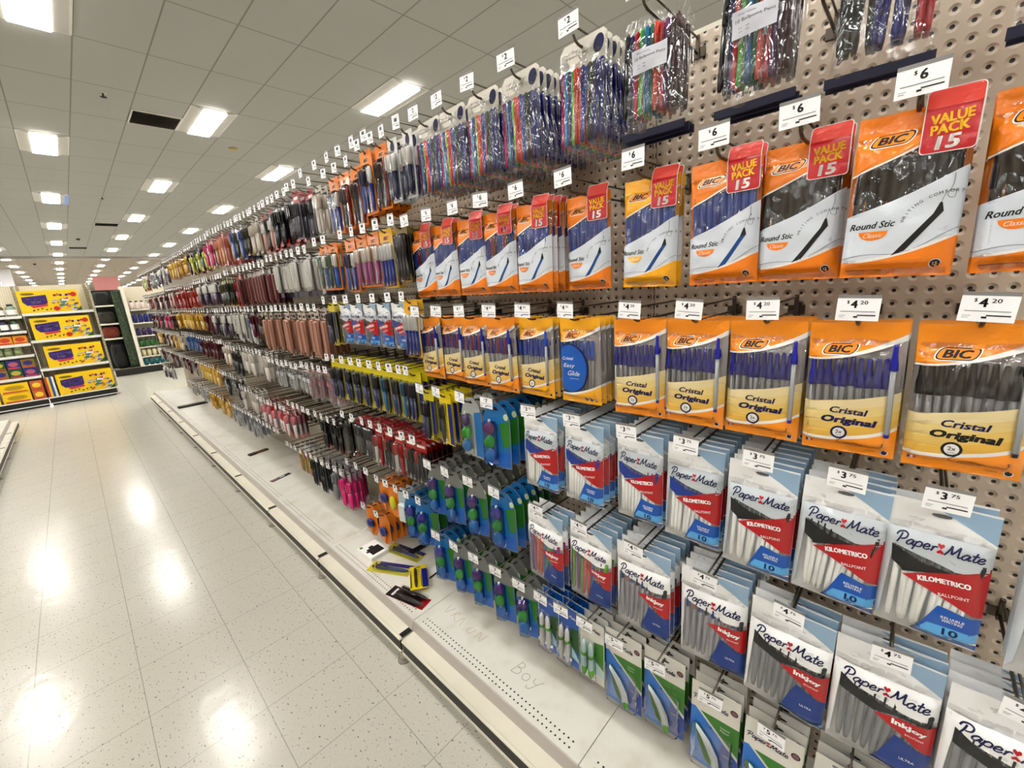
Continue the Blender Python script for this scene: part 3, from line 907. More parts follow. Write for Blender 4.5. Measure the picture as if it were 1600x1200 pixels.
LBLUE = mat('pale_blue_print', (168, 194, 216), .3, coat=.4)
MIDB = mat('mid_blue_print', (20, 104, 186), .3, coat=.5)
DEEPB = mat('deep_blue_print', (22, 74, 150), .3, coat=.5)
SKYB = mat('sky_print', (110, 180, 226), .3, coat=.5)
REDP = mat('red_print', (190, 28, 40), .3, coat=.5)
def bag_pm(seed, capc, barrel, ink=False, w=.122, h=.236, mixed=None, fan=.8):
    """white 10-pen bag with the red triangle and blue corner"""
    t = .0135
    sf = bulge(w, h, t, .18, seed, .0011, .03)
    a = MB(sf); sheet(a, w, h, CLEARM, 10, 18)
    W2 = mat('bag_white', (242, 243, 243), .35, coat=.4, crinkle=.1)
    GB = mat('grey_shade_print', (200, 206, 210), .35, coat=.4)
    a.poly(band(w, lambda u: 0, lambda u: -.215 * h), W2, .0003)
    a.poly([(-.10 * w, -.01 * h), (w / 2, -.01 * h), (w / 2, -.20 * h)], LBLUE, .0006)
    a.poly([(-w / 2, -.215 * h), (w / 2, -.215 * h), (w / 2, -.40 * h), (.2 * w, -.42 * h), (-.1 * w, -.38 * h), (-w / 2 + .012, -.33 * h), (-w / 2 + .006, -.9 * h), (-w / 2, -.97 * h)], GB if not ink else W2, .0003)
    # slot
    a.poly([(.0 + .012 * math.cos(2 * PI * k / 10), -.075 * h + .0035 * math.sin(2 * PI * k / 10)) for k in range(10)], GREYL, .0009)
    paper_mate(a, .002, -.30 * h if not ink else -.31 * h, w * .82, rot=-.03)
    cp_m = mat('cap_print_%d_%d_%d' % capc, capc, .35, coat=.3)
    if not ink:
        T = [(-.28 * w, -.54 * h), (w / 2, -.36 * h), (w / 2, -.73 * h)]
        a.poly([(-w / 2 + .010, -.335 * h), (-.1 * w, -.425 * h), (.25 * w, -.445 * h), (-.28 * w, -.52 * h), (-.30 * w, -.50 * h), (-w / 2 + .012, -.46 * h)], cp_m, .0006)
        a.poly(T, REDP, .0010)
        a.text('KILOMETRICO', .11 * w, -.515 * h, .0085, W2, .0016, wd=.058, rot=.17, bold=.07)
        a.text('BALLPOINT', .22 * w, -.605 * h, .0055, W2, .0016, wd=.034, rot=.17, bold=.01)
        a.poly([(.10 * w, -.70 * h), (w / 2, -.735 * h) if False else (w / 2, -.74 * h), (w / 2, -.985 * h), (-.12 * w, -.985 * h)], MIDB, .0008)
        a.poly([(.03 * w, -.85 * h), (w / 2, -.85 * h), (w / 2, -.925 * h), (-.06 * w, -.925 * h)], SKYB, .0011)
        a.poly([(-.10 * w, -.945 * h), (w / 2, -.93 * h), (w / 2, -.945 * h), (-.11 * w, -.96 * h)], W2, .0012)
        a.text('RELIABLE', .25 * w, -.775 * h, .0045, W2, .0014, wd=.026, bold=.02); a.text('WRITING', .25 * w, -.80 * h, .0045, W2, .0014, wd=.023, bold=.02)
        a.text('10', .25 * w, -.882 * h, .011, NAVY, .0016, wd=.017, bold=.06); a.text('PENS', .25 * w, -.915 * h, .0028, NAVY, .0016, wd=.012)
    else:
        T = [(-.06 * w, -.50 * h), (w / 2, -.44 * h), (w / 2, -.70 * h)]
        a.poly([(-w / 2 + .012, -.30 * h), (-.2 * w, -.38 * h), (.1 * w, -.44 * h), (w / 2, -.43 * h), (-.06 * w, -.49 * h), (-.3 * w, -.45 * h), (-w / 2 + .012, -.42 * h)], cp_m if not mixed else W2, .0006) if not mixed else None
        a.poly(T, REDP, .0010)
        a.text('InkJoy', .27 * w, -.520 * h, .012, W2, .0016, wd=.044, bold=.08, rot=-.02)
        a.text('BALLPOINT', .33 * w, -.58 * h, .0035, W2, .0016, wd=.024)
        a.poly([(.16 * w, -.62 * h), (w / 2, -.70 * h), (w / 2, -.985 * h), (-.04 * w, -.985 * h)], DEEPB, .0008)
        a.poly([(.0 * w, -.915 * h), (w / 2, -.93 * h), (w / 2, -.965 * h), (-.02 * w, -.955 * h)], SKYB, .0011)
        a.text('ULTRA', .30 * w, -.80 * h, .0045, W2, .0014, wd=.020, bold=.02); a.text('10', .17 * w, -.925 * h, .009, NAVY, .0016, wd=.013, bold=.02)
    bk = MB(lambda x, z: 0.0015 + .3 * abs(sf(x, z))); sheet(bk, w, h, W2, 6, 8)
    tree = [('film_bag', a, [], ZERO, 0), ('bag_back', bk, [], ZERO, 0)]
    rd = random.Random(seed); n = 9 if ink else 10
    bm = mat('barrel_%d_%d_%d' % barrel, barrel, .2, coat=.5)
    for i in range(n):
        cc = capc if not mixed else mixed[i % len(mixed)]
        c2 = mat('pen_%d_%d_%d' % cc, cc, .28, coat=.4)
        b2 = bm if not (mixed and barrel == (0, 0, 0)) else c2
        bd_, cp = pen_geo('round', .60 * h if not ink else .58 * h, .0050 if ink else .0043, c2, b2, capl=.26 if not ink else .18)
        fx = -w / 2 + .014 + i * (w - .030) / (n - 1)
        tree.append(('pen', bd_, [('cap', cp, [], ZERO, 0)], (fx + .006, -.0068, -.31 * h - .05 * h * (i / n) * fan), .16 * fan * (i / n) + rd.uniform(-.02, .02)))
    return tree

def bag_assorted(seed, header=True, cols=None):
    """soft clear bag of many slim pens"""
    w, h, t = .122, .205, .015
    sf = bulge(w, h, t, .12, seed, .0016, .04)
    a = MB(sf); sheet(a, w, h, CLEARF, 10, 16)
    tree = []
    if header:
        hd = MB(); W3 = mat('header_card', (226, 222, 212), .5)
        hd.add([(-w / 2, .001, -.038), (w / 2, .001, -.038), (w / 2, .001, .006), (w / 2 - .008, .001, .014), (-w / 2 + .012, .001, .014), (-w / 2, .001, 0),
                (-w / 2, .003, -.038), (w / 2, .003, -.038), (w / 2, .003, .006), (w / 2 - .008, .003, .014), (-w / 2 + .012, .003, .014), (-w / 2, .003, 0)],
               [(0, 1, 2, 3, 4, 5), (11, 10, 9, 8, 7, 6), (3, 2, 8, 9), (4, 3, 9, 10), (5, 4, 10, 11), (0, 5, 11, 6)], W3)
        hd.surf = lambda x, z: .001
        hd.disc(w / 2 - .020, -.010, .013, NAVY, .0004, .017, rot=-.3)
        hd.text('10 Ballpoint Pens', -.018, -.013, .0055, INK, .0004, wd=.055); hd.text('Keep writing', -.030, -.004, .003, GREYL, .0004, wd=.028)
        hd.text('::', -.040, -.024, .006, GREYL, .0004)
        tree.append(('header_card', hd, [], ZERO, 0))
        ofs = -.034
    else:
        a.poly([(-.036, -.060), (.034, -.060), (.034, -.100), (-.036, -.100)], mat('bag_label', (205, 207, 214), .4), .0008)
        a.text('10 Ballpoint Pens', .0, -.076, .0065, INK, .0012, wd=.060); a.text('Keep writing', -.012, -.067, .0035, GREYL, .0012, wd=.026)
        a.text('::', -.022, -.089, .007, GREYL, .0012); a.text('::', -.010, -.089, .007, GREYL, .0012)
        st = MB(); st.box(-w / 2 - .004, w / 2 + .004, -.003, .003, -h - .008, -h + .006, mat('navy_strip', (16, 18, 62), .6))
        tree.append(('bottom_strip', st, [], ZERO, 0))
        ofs = -.016
    tree.append(('film_bag', a, [], ZERO, 0))
    bk = MB(lambda x, z: .5 * abs(sf(x, z)) + .001); sheet(bk, w, h, CLEARB, 4, 6); tree.append(('bag_back', bk, [], ZERO, 0))
    rd = random.Random(seed)
    n = len(cols)
    for i, cc in enumerate(cols):
        c2 = mat('pen_%d_%d_%d' % cc, cc, .25, coat=.5)
        bd_, cp = pen_geo('round', .148, .0049, c2, c2, capl=.30)
        tree.append(('pen', bd_, [('cap', cp, [], ZERO, 0)], (-w / 2 + .011 + i * (w - .022) / (n - 1), -.004 + .003 * (i % 2), ofs - .004 - rd.uniform(0, .004)), rd.uniform(-.02, .05)))
    return tree

def card_correction(seed, white=True):
    """hanging card with a leaf shaped correction tape under a blister"""
    w, h = .110, .236
    c = MB(); CW = mat('card_white', (224, 222, 214), .4, coat=.3)
    c.box(-w / 2, w / 2, 0, .0012, -h, .012, CW, 0)
    g = mat('leaf_green', (70, 140, 44), .35, coat=.4); bl = mat('card_blue', (44, 132, 206), .35, coat=.4); b2 = mat('card_blue_dark', (40, 84, 168), .35, coat=.4)
    c.poly([(-w / 2, -.28 * h), (-w / 2 + .01, -.27 * h), (w / 2, -.69 * h), (w / 2, -h), (-w / 2, -h)], bl, .0003)
    c.poly([(-.30 * w, -.29 * h), (w / 2, -.28 * h), (w / 2, -.64 * h)], g, .0004)
    c.poly([(.17 * w, -.56 * h), (w / 2, -.70 * h), (w / 2, -.99 * h), (.05 * w, -.985 * h)], b2, .0005)
    c.stroke([(-.30 * w, -.295 * h), (w / 2, -.655 * h)], .0012, CW, .0007, 1)
    c.poly([(.01 * math.cos(2 * PI * k / 10) + .004, -.03 * h + .003 * math.sin(2 * PI * k / 10)) for k in range(10)], INK, .0008)
    paper_mate(c, -.01, -.155 * h, .080, rot=-.02)
    c.disc(.38 * w, -.10 * h, .0085, INK, .0005); c.disc(.38 * w, -.10 * h, .0064, mat('badge_rose', (150, 110, 120), .5), .0007)
    c.text('Liquid', .22 * w, -.365 * h, .007, CW, .0007, wd=.020, bold=.02); c.text('Paper', .22 * w, -.405 * h, .007, CW, .0007, wd=.020, bold=.02)
    c.text('1', .40 * w, -.93 * h, .010, CW, .0009, bold=.03); c.text('CORRECTION', .30 * w, -.70 * h, .003, CW, .0009, wd=.024)
    if not white:
        c.text('DRYLINE', .36 * w, -.72 * h, .010, CW, .0009, wd=.045, rot=1.25, bold=.02)
    c.disc(-.06 * w, -.44 * h, .0025, INK, .0006)
    d = MB()
    body = [(-.36 * w, -.47 * h), (-.30 * w, -.50 * h), (-.10 * w, -.63 * h), (.08 * w, -.78 * h), (.14 * w, -.90 * h), (.10 * w, -.96 * h), (.02 * w, -.95 * h), (-.16 * w, -.86 * h), (-.30 * w, -.70 * h), (-.38 * w, -.52 * h)]
    def puff(bd, pts, m, y0, y1):
        n = len(pts); cx = sum(p[0] for p in pts) / n; cz = sum(p[1] for p in pts) / n
        L0 = [(x, y0, z) for x, z in pts]; L1 = [(cx + (x - cx) * .9, y1 * .8 + y0 * .2, cz + (z - cz) * .94) for x, z in pts]; L2 = [(cx + (x - cx) * .6, y1, cz + (z - cz) * .75) for x, z in pts]
        fs = [(i, (i + 1) % n, n + (i + 1) % n, n + i) for i in range(n)] + [(n + i, n + (i + 1) % n, 2 * n + (i + 1) % n, 2 * n + i) for i in range(n)] + [tuple(range(2 * n, 3 * n))]
        bd.add(L0 + L1 + L2, fs, m, True)
    puff(d, body, mat('clear_green', (96, 140, 50), .15, coat=.8), -.001, -.010)
    ar = [(-.37 * w, -.465 * h), (-.30 * w, -.485 * h), (-.06 * w, -.60 * h), (.12 * w, -.76 * h), (.17 * w, -.90 * h), (.12 * w, -.965 * h), (.07 * w, -.93 * h), (.04 * w, -.82 * h), (-.10 * w, -.68 * h), (-.30 * w, -.52 * h)]
    e = MB(); puff(e, ar, mat('tape_shell', (226, 232, 232) if white else (150, 196, 96), .18, coat=.8), -.006, -.016)
    e.ball((.115 * w, -.013, -.905 * h), .008, .006, .013, mat('lime', (120, 200, 70), .25, coat=.5), 10, 6, rot=.3)
    bl_ = MB()
    bl_.box(-w / 2 + .006, w / 2 - .012, -.019, -.001, -h + .004, -.44 * h, CLEARB, .006)
    return [('card', c, [], ZERO, 0), ('tape_body', d, [('shell', e, [], ZERO, 0)], ZERO, 0), ('blister', bl_, [], ZERO, 0)]

def card_twin(seed, blue=True):
    """card with two correction pens"""
    w, h = .085, .205
    c = MB(); top = MIDB if blue else mat('card_white', (224, 222, 214))
    c.box(-w / 2, w / 2, 0, .0012, -h, .012, mat('card_rim', (206, 214, 218), .4))
    c.poly([(-w / 2 + .002, -h + .002), (w / 2 - .002, -h + .002), (w / 2 - .002, .010), (-w / 2 + .002, .010)], top, .0002)
    g = mat('leaf_green', (70, 140, 44))
    c.poly([(.08 * w, -.30 * h), (w / 2 - .002, -.25 * h), (w / 2 - .002, -.72 * h), (.08 * w, -.6 * h)], g if not blue else mat('leaf_dark', (60, 110, 60), .4), .0004)
    c.poly([(-w / 2 + .002, -.62 * h), (.1 * w, -.60 * h), (w / 2 - .002, -.80 * h), (w / 2 - .002, -.86 * h), (0, -.80 * h), (-w / 2 + .002, -.85 * h)], mat('pale_wave', (190, 220, 226), .4), .0006)
    paper_mate(c, 0, -.10 * h, .06, m=NAVY if not blue else WHITEP)
    tree = [('card', c, [], ZERO, 0)]
    for x in (-.022, .002):
        p = MB(); p.tube([(0, 0, 0), (0, 0, -.01), (0, 0, -.04), (0, 0, -.06), (0, 0, -.09), (0, 0, -.115), (0, 0, -.125)], [.003, .007, .0085, .0075, .009, .0075, .003], WHITEP if blue else mat('pale_aqua', (196, 222, 220), .25, coat=.5), 10)
        q = MB(); q.tube([(0, 0, -.040), (0, 0, -.052)], [.0092, .0085], mat('lime', (120, 200, 70)), 10)
        if not blue: q.tube([(0, 0, -.092), (0, 0, -.115), (0, 0, -.126)], [.0094, .0080, .0034], mat('lime', (120, 200, 70)), 10)
        tree.append(('correction_pen', p, [('band', q, [], ZERO, 0)], (x, -.010, -.062), 0))
    bl_ = MB(); bl_.box(-w / 2 + .004, .018, -.020, -.001, -h + .006, -.052, CLEARB, .006)
    tree.append(('blister', bl_, [], ZERO, 0))
    return tree

def card_mouse(seed, first=(120, 40, 120), blue=True, tab=False):
    """card with three egg-shaped correction mice under a blister"""
    w, h = (.105, .205) if not tab else (.082, .205)
    c = MB(); g0 = mat('grey_board', (150, 150, 146), .5)
    out = [(-w / 2, -h), (w / 2, -h), (w / 2, -.045), (w / 2 - .012, -.012), (.016, .012), (-.016, .012), (-w / 2 + .012, -.012), (-w / 2, -.045)]
    n = len(out)
    c.add([(x, 0, z) for x, z in out] + [(x, .0012, z) for x, z in out], [tuple(range(n)), tuple(range(2 * n - 1, n - 1, -1))] + [(i, n + i, n + (i + 1) % n, (i + 1) % n) for i in range(n)], g0)
    cb = mat('card_teal', (36, 130, 190), .35, coat=.4); gr = mat('card_green', (60, 140, 50), .35, coat=.4)
    if blue:
        c.poly([(x * .965, z * .985 - .0006) for x, z in out], cb, .0002)
        c.poly([(.10 * w, -.25 * h), (w / 2 - .003, -.20 * h), (w / 2 - .003, -.62 * h), (.22 * w, -.66 * h)], gr, .0005)
        c.disc(.36 * w, -.14 * h, .009, mat('seal_pale', (206, 220, 180), .5), .0008, .011)
        c.poly([(-w / 2 + .003, -.80 * h), (w / 2 - .003, -.72 * h), (w / 2 - .003, -.975 * h), (-w / 2 + .003, -.975 * h)], mat('card_azure', (26, 116, 200), .35, coat=.4), .0004)
    else:
        c.poly([(x * .965, z * .985 - .0006) for x, z in out], mat('mouse_card_grey', (186, 190, 186), .4), .0002)
        c.poly([(.12 * w, -.20 * h), (w / 2 - .003, -.16 * h), (w / 2 - .003, -.97 * h), (.12 * w, -.97 * h)], cb, .0005)
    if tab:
        c.poly([(x * .965, max(z, -.26 * h) * .985 - .0006) for x, z in out], mat('tab_shade', (150, 152, 148), .45), .0009)  # shade over the card top, painted on as a grey layer
    c.poly([(.011 * math.cos(2 * PI * k / 10), -.03 * h + .0035 * math.sin(2 * PI * k / 10)) for k in range(10)], INK, .0008)
    tree = [('card', c, [], ZERO, 0)]
    for i, cc in enumerate((first, (60, 180, 50), (30, 140, 200))):
        m = mat('mouse_%d_%d_%d' % cc, cc, .1, coat=1.0)
        p = MB(); p.ball((0, 0, 0), .019, .014, .024, m, 14, 10, rot=-.25, egg=.25)
        q = MB(); q.box(-.003, .003, -.004, .004, .018, .030, WHITEP, .001)
        tree.append(('correction_mouse', p, [('tip', q, [], ZERO, 0)], (-.020 if not tab else -.014, -.014, -.068 - i * .046), .1))
    bl_ = MB(); bl_.box(-w / 2 + .010, .010, -.030, -.001, -h + .012, -.044, BLUEB if blue else CLEARB, .009)
    tree.append(('blister', bl_, [], ZERO, 0))
    return tree

def card_pens(seed, w=.085, h=.20, head=(238, 150, 34), body=(238, 150, 34), foot=None, pens=((50, 90, 170),), pr=.006, headh=.2, blist=True, logo=None, plen=None, strip=None, edge=None, capk=.38):
    """hanging card: header, pens under a blister"""
    c = MB()
    hc = mat('card_%d_%d_%d' % head, head, .38, coat=.4); bc = mat('card_%d_%d_%d' % body, body, .38, coat=.4)
    ed = mat('card_%d_%d_%d' % (edge or body), edge or body, .38, coat=.4)
    c.box(-w / 2, w / 2, 0, .0014, -h, .010, ed)
    c.poly([(-w / 2, -headh * h), (w / 2, -headh * h), (w / 2, .010), (-w / 2, .010)], hc, .0003)
    c.poly([(-w / 2, -h), (w / 2, -h), (w / 2, -headh * h), (-w / 2, -headh * h)], bc, .0003)
    if foot:
        c.poly([(-w / 2, -h), (w / 2, -h), (w / 2, -.84 * h), (-w / 2, -.84 * h)], mat('card_%d_%d_%d' % foot, foot, .38, coat=.4), .0006)
    if strip:
        c.poly([(w * .18, -.98 * h), (w / 2, -.98 * h), (w / 2, -headh * h), (w * .18, -headh * h)], mat('card_%d_%d_%d' % strip, strip, .38, coat=.4), .0006)
    c.poly([(.008 * math.cos(2 * PI * k / 8), -.001 + .003 * math.sin(2 * PI * k / 8)) for k in range(8)], INK, .0008)
    if logo == 'BIC': bic_logo(c, -.003, -.105 * h, w * .5)
    elif logo == 'PM': paper_mate(c, 0, -.12 * h, w * .8)
    elif logo == 'dot': c.disc(0, -.09 * h, w * .22, NAVY, .0006, w * .3)
    elif logo == 'bar': c.poly([(-w * .35, -.13 * h), (w * .35, -.13 * h), (w * .35, -.07 * h), (-w * .35, -.07 * h)], INK, .0006)
    elif logo == 'wbar': c.poly([(-w * .35, -.13 * h), (w * .35, -.13 * h), (w * .35, -.07 * h), (-w * .35, -.07 * h)], WHITE, .0006)
    tree = [('card', c, [], ZERO, 0)]
    n = len(pens); x0 = -w / 2 + pr * 1.6; x1 = (w / 2 if not strip else w * .16) - pr * 1.6
    L = plen or h * (1 - headh) * .92
    for i, pc in enumerate(pens):
        capc, barc = (pc if isinstance(pc[0], tuple) else (pc, pc))
        m1 = mat('pen_%d_%d_%d' % capc, capc, .25, coat=.5); m2 = mat('pen_%d_%d_%d' % barc, barc, .25, coat=.5)
        p = MB(); q = MB()
        k = capk
        p.tube([(0, 0, -L * k), (0, 0, -L * .88), (0, 0, -L)], [pr, pr * .95, pr * .45], m2, 8)
        q.tube([(0, 0, 0), (0, 0, -.006), (0, 0, -L * k)], [pr * .75, pr * 1.06, pr * 1.08], m1, 8)
        q.box(-pr * .25, pr * .25, -pr * 1.7, -pr, -L * k * .9, -.006, m1)
        x = (x0 + x1) / 2 if n == 1 else x0 + (x1 - x0) * i / (n - 1)
        tree.append(('pen', p, [('cap', q, [], ZERO, 0)], (x, -pr * 1.3, -headh * h - h * .02), 0))
    if blist:
        bl_ = MB(); bl_.box(-w / 2 + .003, (w / 2 if not strip else w * .2) - .003, -pr * 3.2, -.001, -h + .006, -headh * h + .002, CLEARB, .004)
        tree.append(('blister', bl_, [], ZERO, 0))
    return tree

def card_hw(seed, w=.09, h=.19, head=(220, 220, 216), lump=(60, 62, 66), accent=(200, 204, 206)):
    """clear bag with a header and a few dark and pale bits inside"""
    sf = bulge(w, h, .012, .2, seed, .002, .05)
    a = MB(sf); sheet(a, w, h, CLEARM, 6, 8); a.poly([(-w / 2, -.16 * h), (w / 2, -.16 * h), (w / 2, 0), (-w / 2, 0)], mat('card_%d_%d_%d' % head, head, .38, coat=.4), .0005)
    a.poly([(-w * .3, -.5 * h), (w * .3, -.5 * h), (w * .3, -.36 * h), (-w * .3, -.36 * h)], mat('card_%d_%d_%d' % accent, accent, .4, coat=.4), .0006)
    i = MB(); rd = random.Random(seed)
    for k in range(5):
        i.box(-w * .38 + k * w * .15, -w * .38 + k * w * .15 + w * .11, -.004, .003, -h * rd.uniform(.8, .95), -h * rd.uniform(.25, .4), mat('lump_%d_%d_%d' % (lump if k % 2 else accent), lump if k % 2 else accent, .35, coat=.3), .002)
    return [('film_bag', a, [], ZERO, 0), ('contents', i, [], ZERO, 0)]

def card_swoosh(seed, shape='orange'):
    """small corrector on an orange or pale card, seen low on the wall"""
    w, h = .075, .165
    c = MB()
    oc = mat('card_orange', (230, 146, 40), .38, coat=.4) if shape != 'pale' else mat('card_pale', (190, 206, 214), .38, coat=.4)
    out = [(-w / 2, -h * .8), (-w * .2, -h), (w * .2, -h), (w / 2, -h * .8), (w / 2, -.03), (w * .25, .010), (-w * .25, .010), (-w / 2, -.03)]
    n = len(out)
    c.add([(x, 0, z) for x, z in out] + [(x, .0012, z) for x, z in out], [tuple(range(n)), tuple(range(2 * n - 1, n - 1, -1))] + [(i, n + i, n + (i + 1) % n, (i + 1) % n) for i in range(n)], oc)
    c.poly([(.008 * math.cos(2 * PI * k / 8), -.002 + .003 * math.sin(2 * PI * k / 8)) for k in range(8)], INK, .0008)
    d = MB()
    if shape == 'yellow': d.ball((0, -.012, -.085), .018, .012, .034, mat('acid_yellow', (214, 214, 50), .15, coat=.8), 12, 8)
    elif shape == 'pale': d.box(-.022, .022, -.024, -.001, -.15, -.06, mat('pale_bottle', (214, 224, 224), .2, coat=.6), .006)
    else:
        d.ball((0, -.014, -.085), .026, .014, .026, mat('tape_navy', (30, 50, 130), .15, coat=.8), 14, 8); d.ball((-.012, -.012, -.09), .022, .010, .030, mat('tape_red', (190, 60, 60), .2, coat=.6), 12, 8)
        d.tube([(0, -.012, -.10), (.006, -.012, -.15)], [.010, .004], mat('clear_orange', (240, 160, 90), .2, coat=.6), 8)
    return [('card', c, [], ZERO, 0), ('corrector', d, [], ZERO, 0)]

W_ = (226, 224, 218); NV = (26, 30, 84); BK = (26, 26, 28); COP = (198, 158, 140); BURG = (136, 78, 80); RD = (184, 24, 34); GD = (196, 148, 34)
def reg(name, builder, oname, cat, look, seeds=(1,), thick=.022, depth=None, **kw):
    KINDS[name] = dict(b=builder, o=oname, c=cat, look=look, seeds=seeds, thick=thick, kw=kw, cache={}, w=depth)

reg('value_black', bag_value, 'pen_packet', 'pens', 'orange value bag of fifteen black pens', (1, 2), dark='black')
reg('value_blue', bag_value, 'pen_packet', 'pens', 'orange value bag of fifteen blue pens', (3, 4), dark='blue')
reg('value_amber', bag_value, 'pen_packet', 'pens', 'amber value bag of fifteen blue pens', (5,), dark='blue', amber=True)
reg('value_mixed', bag_value, 'pen_packet', 'pens', 'orange value bag of mixed pens', (6,), dark='blue', mixed=True)
reg('crystal_black', bag_cristal, 'pen_packet', 'pens', 'orange bag of clear pens with black caps', (7,), capc=(26, 28, 30))
reg('crystal_blue', bag_cristal, 'pen_packet', 'pens', 'orange bag of clear pens with blue caps', (8, 9))
reg('crystal_mixed', bag_cristal, 'pen_packet', 'pens', 'orange bag of clear pens with mixed caps', (10, 11), mixed=True)
reg('crystal_amber', bag_cristal, 'pen_packet', 'pens', 'amber bag of clear pens with blue caps', (12,), amber=True, capc=(40, 90, 190))
reg('glide', bag_cristal, 'pen_packet', 'pens', 'amber bag of pens with round blue badge', (13,), amber=True, glide=True, capc=(50, 110, 200))
reg('kilo_black', bag_pm, 'pen_packet', 'pens', 'white bag of white pens with black caps', (14, 15), capc=(44, 46, 48), barrel=(252, 252, 248))
reg('kilo_blue', bag_pm, 'pen_packet', 'pens', 'white bag of white pens with blue caps', (16, 17), capc=(44, 78, 160), barrel=(252, 252, 248))
reg('joy_black', bag_pm, 'pen_packet', 'pens', 'white bag of clear pens with black caps', (18, 19), capc=(50, 52, 54), barrel=(150, 152, 156), ink=True, w=.145, h=.246)
reg('joy_mixed', bag_pm, 'pen_packet', 'pens', 'white bag of clear pens, mixed caps', (20,), capc=(50, 70, 150), barrel=(176, 174, 182), ink=True, w=.145, h=.246, mixed=[(50, 70, 150), (190, 60, 60), (50, 70, 150), (70, 72, 78), (60, 80, 150)])
reg('joy_bright', bag_pm, 'pen_packet', 'pens', 'white bag of bright coloured pens', (21,), capc=(150, 60, 150), barrel=(0, 0, 0), ink=True, w=.14, h=.246, mixed=[(140, 60, 150), (170, 70, 140), (236, 110, 40), (232, 96, 40), (60, 110, 180), (110, 190, 60), (120, 196, 60)])
reg('joy_lime', bag_pm, 'pen_packet', 'pens', 'white bag of lime, purple and orange pens', (22,), capc=(150, 60, 150), barrel=(0, 0, 0), ink=True, w=.14, h=.246, mixed=[(140, 190, 60), (140, 60, 140), (120, 180, 60), (230, 90, 50), (220, 80, 60), (60, 110, 170)])
AS1 = [(160, 30, 110), (60, 140, 200), (60, 50, 130), (120, 190, 40), (220, 60, 36), (214, 50, 36), (36, 46, 150), (40, 50, 150), (36, 38, 36), (34, 36, 34), (30, 36, 120), (34, 40, 130)]
AS2 = [(40, 42, 44), (36, 40, 110), (180, 40, 50), (90, 170, 60), (30, 130, 170), (40, 120, 90), (220, 70, 40), (190, 40, 60), (110, 50, 110), (90, 60, 60), (84, 50, 50)]
AS3 = [(36, 38, 38), (38, 40, 40), (36, 40, 38), (40, 42, 44), (30, 40, 130), (34, 44, 140), (32, 42, 140), (30, 40, 120), (190, 30, 60), (200, 40, 70)]
reg('assort_head', bag_assorted, 'pen_packet', 'pens', 'clear bag of coloured pens with white header', (23, 24), header=True, cols=AS1)
reg('assort_clear', bag_assorted, 'pen_packet', 'pens', 'clear bag of coloured pens with navy strip', (25,), header=False, cols=AS2)
reg('assort_dark', bag_assorted, 'pen_packet', 'pens', 'clear bag of black, blue, red pens', (26,), header=False, cols=AS3)
reg('tape_white', card_correction, 'correction_card', 'correction tape', 'blue card with white and green correction tape', (1,), .024)
reg('tape_lime', card_correction, 'correction_card', 'correction tape', 'blue card with lime correction tape', (2,), .024, white=False)
reg('twin_blue', card_twin, 'correction_card', 'correction pens', 'blue card with two white correction pens', (1,), .026)
reg('twin_white', card_twin, 'correction_card', 'correction pens', 'white and green card with two correction pens', (2,), .026, blue=False)
reg('mouse_pink', card_mouse, 'correction_card', 'correction tape', 'blue card, magenta green and blue correctors', (1,), .036, first=(150, 30, 110))
reg('mouse_purple', card_mouse, 'correction_card', 'correction tape', 'blue card, purple green and blue correctors', (2,), .036, first=(90, 60, 160))
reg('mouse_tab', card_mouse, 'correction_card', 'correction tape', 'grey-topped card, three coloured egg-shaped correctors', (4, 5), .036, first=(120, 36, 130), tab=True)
reg('mouse_grey', card_mouse, 'correction_card', 'correction tape', 'grey card with three coloured correctors', (3,), .036, first=(80, 50, 110), blue=False)
reg('bic_card', card_pens, 'pen_card', 'pens', 'orange card of retractable pens', (1,), .020, w=.08, h=.205, pens=(((60, 70, 110), (50, 96, 170)), ((224, 224, 220), (60, 70, 150))), logo='BIC', headh=.22, pr=.007)
reg('bic_card_pink', card_pens, 'pen_card', 'pens', 'orange card of pink and blue pens', (1,), .020, w=.085, h=.19, pens=((W_, (170, 90, 150)), (W_, (160, 80, 140))), logo='BIC', headh=.2, pr=.007)
reg('bic_card_green', card_pens, 'pen_card', 'pens', 'orange card of green and blue pens', (1,), .020, w=.085, h=.19, pens=(((30, 110, 70), (20, 90, 60)), (W_, (50, 110, 180))), logo='BIC', headh=.18, pr=.009)
reg('bic_card_dark', card_pens, 'pen_card', 'pens', 'orange card of dark pens', (1,), .018, w=.08, h=.2, pens=((60, 30, 30), (150, 60, 40)), logo='BIC', headh=.2)
reg('four_colour', card_pens, 'pen_card', 'pens', 'white card of two fat white pens', (1,), .022, w=.055, h=.19, head=W_, body=(206, 208, 212), pens=((W_, (60, 60, 90)), (W_, (50, 56, 90))), logo='dot', headh=.2, pr=.009)
reg('yellow_blue', card_pens, 'pen_card', 'pens', 'yellow card of blue pens', (1,), .022, w=.085, h=.20, head=(236, 190, 30), body=(232, 214, 160), foot=(236, 190, 30), pens=(((230, 230, 230), (40, 70, 160)),) * 4, logo='BIC', headh=.2, pr=.006)
reg('black_slim', card_pens, 'pen_card', 'pens', 'card of slim black pens', (1,), .022, w=.075, h=.185, head=(150, 130, 60), body=(60, 54, 40), foot=(150, 124, 40), pens=(BK,) * 4, headh=.12, pr=.006)
reg('pm_small', bag_pm, 'pen_packet', 'pens', 'small white bag of blue pens', (30,), .020, capc=(40, 70, 150), barrel=(50, 80, 170), w=.10, h=.178)
reg('pm_small_black', bag_pm, 'pen_packet', 'pens', 'small white bag of black pens', (31,), .020, capc=(40, 40, 44), barrel=(44, 44, 48), w=.10, h=.178)
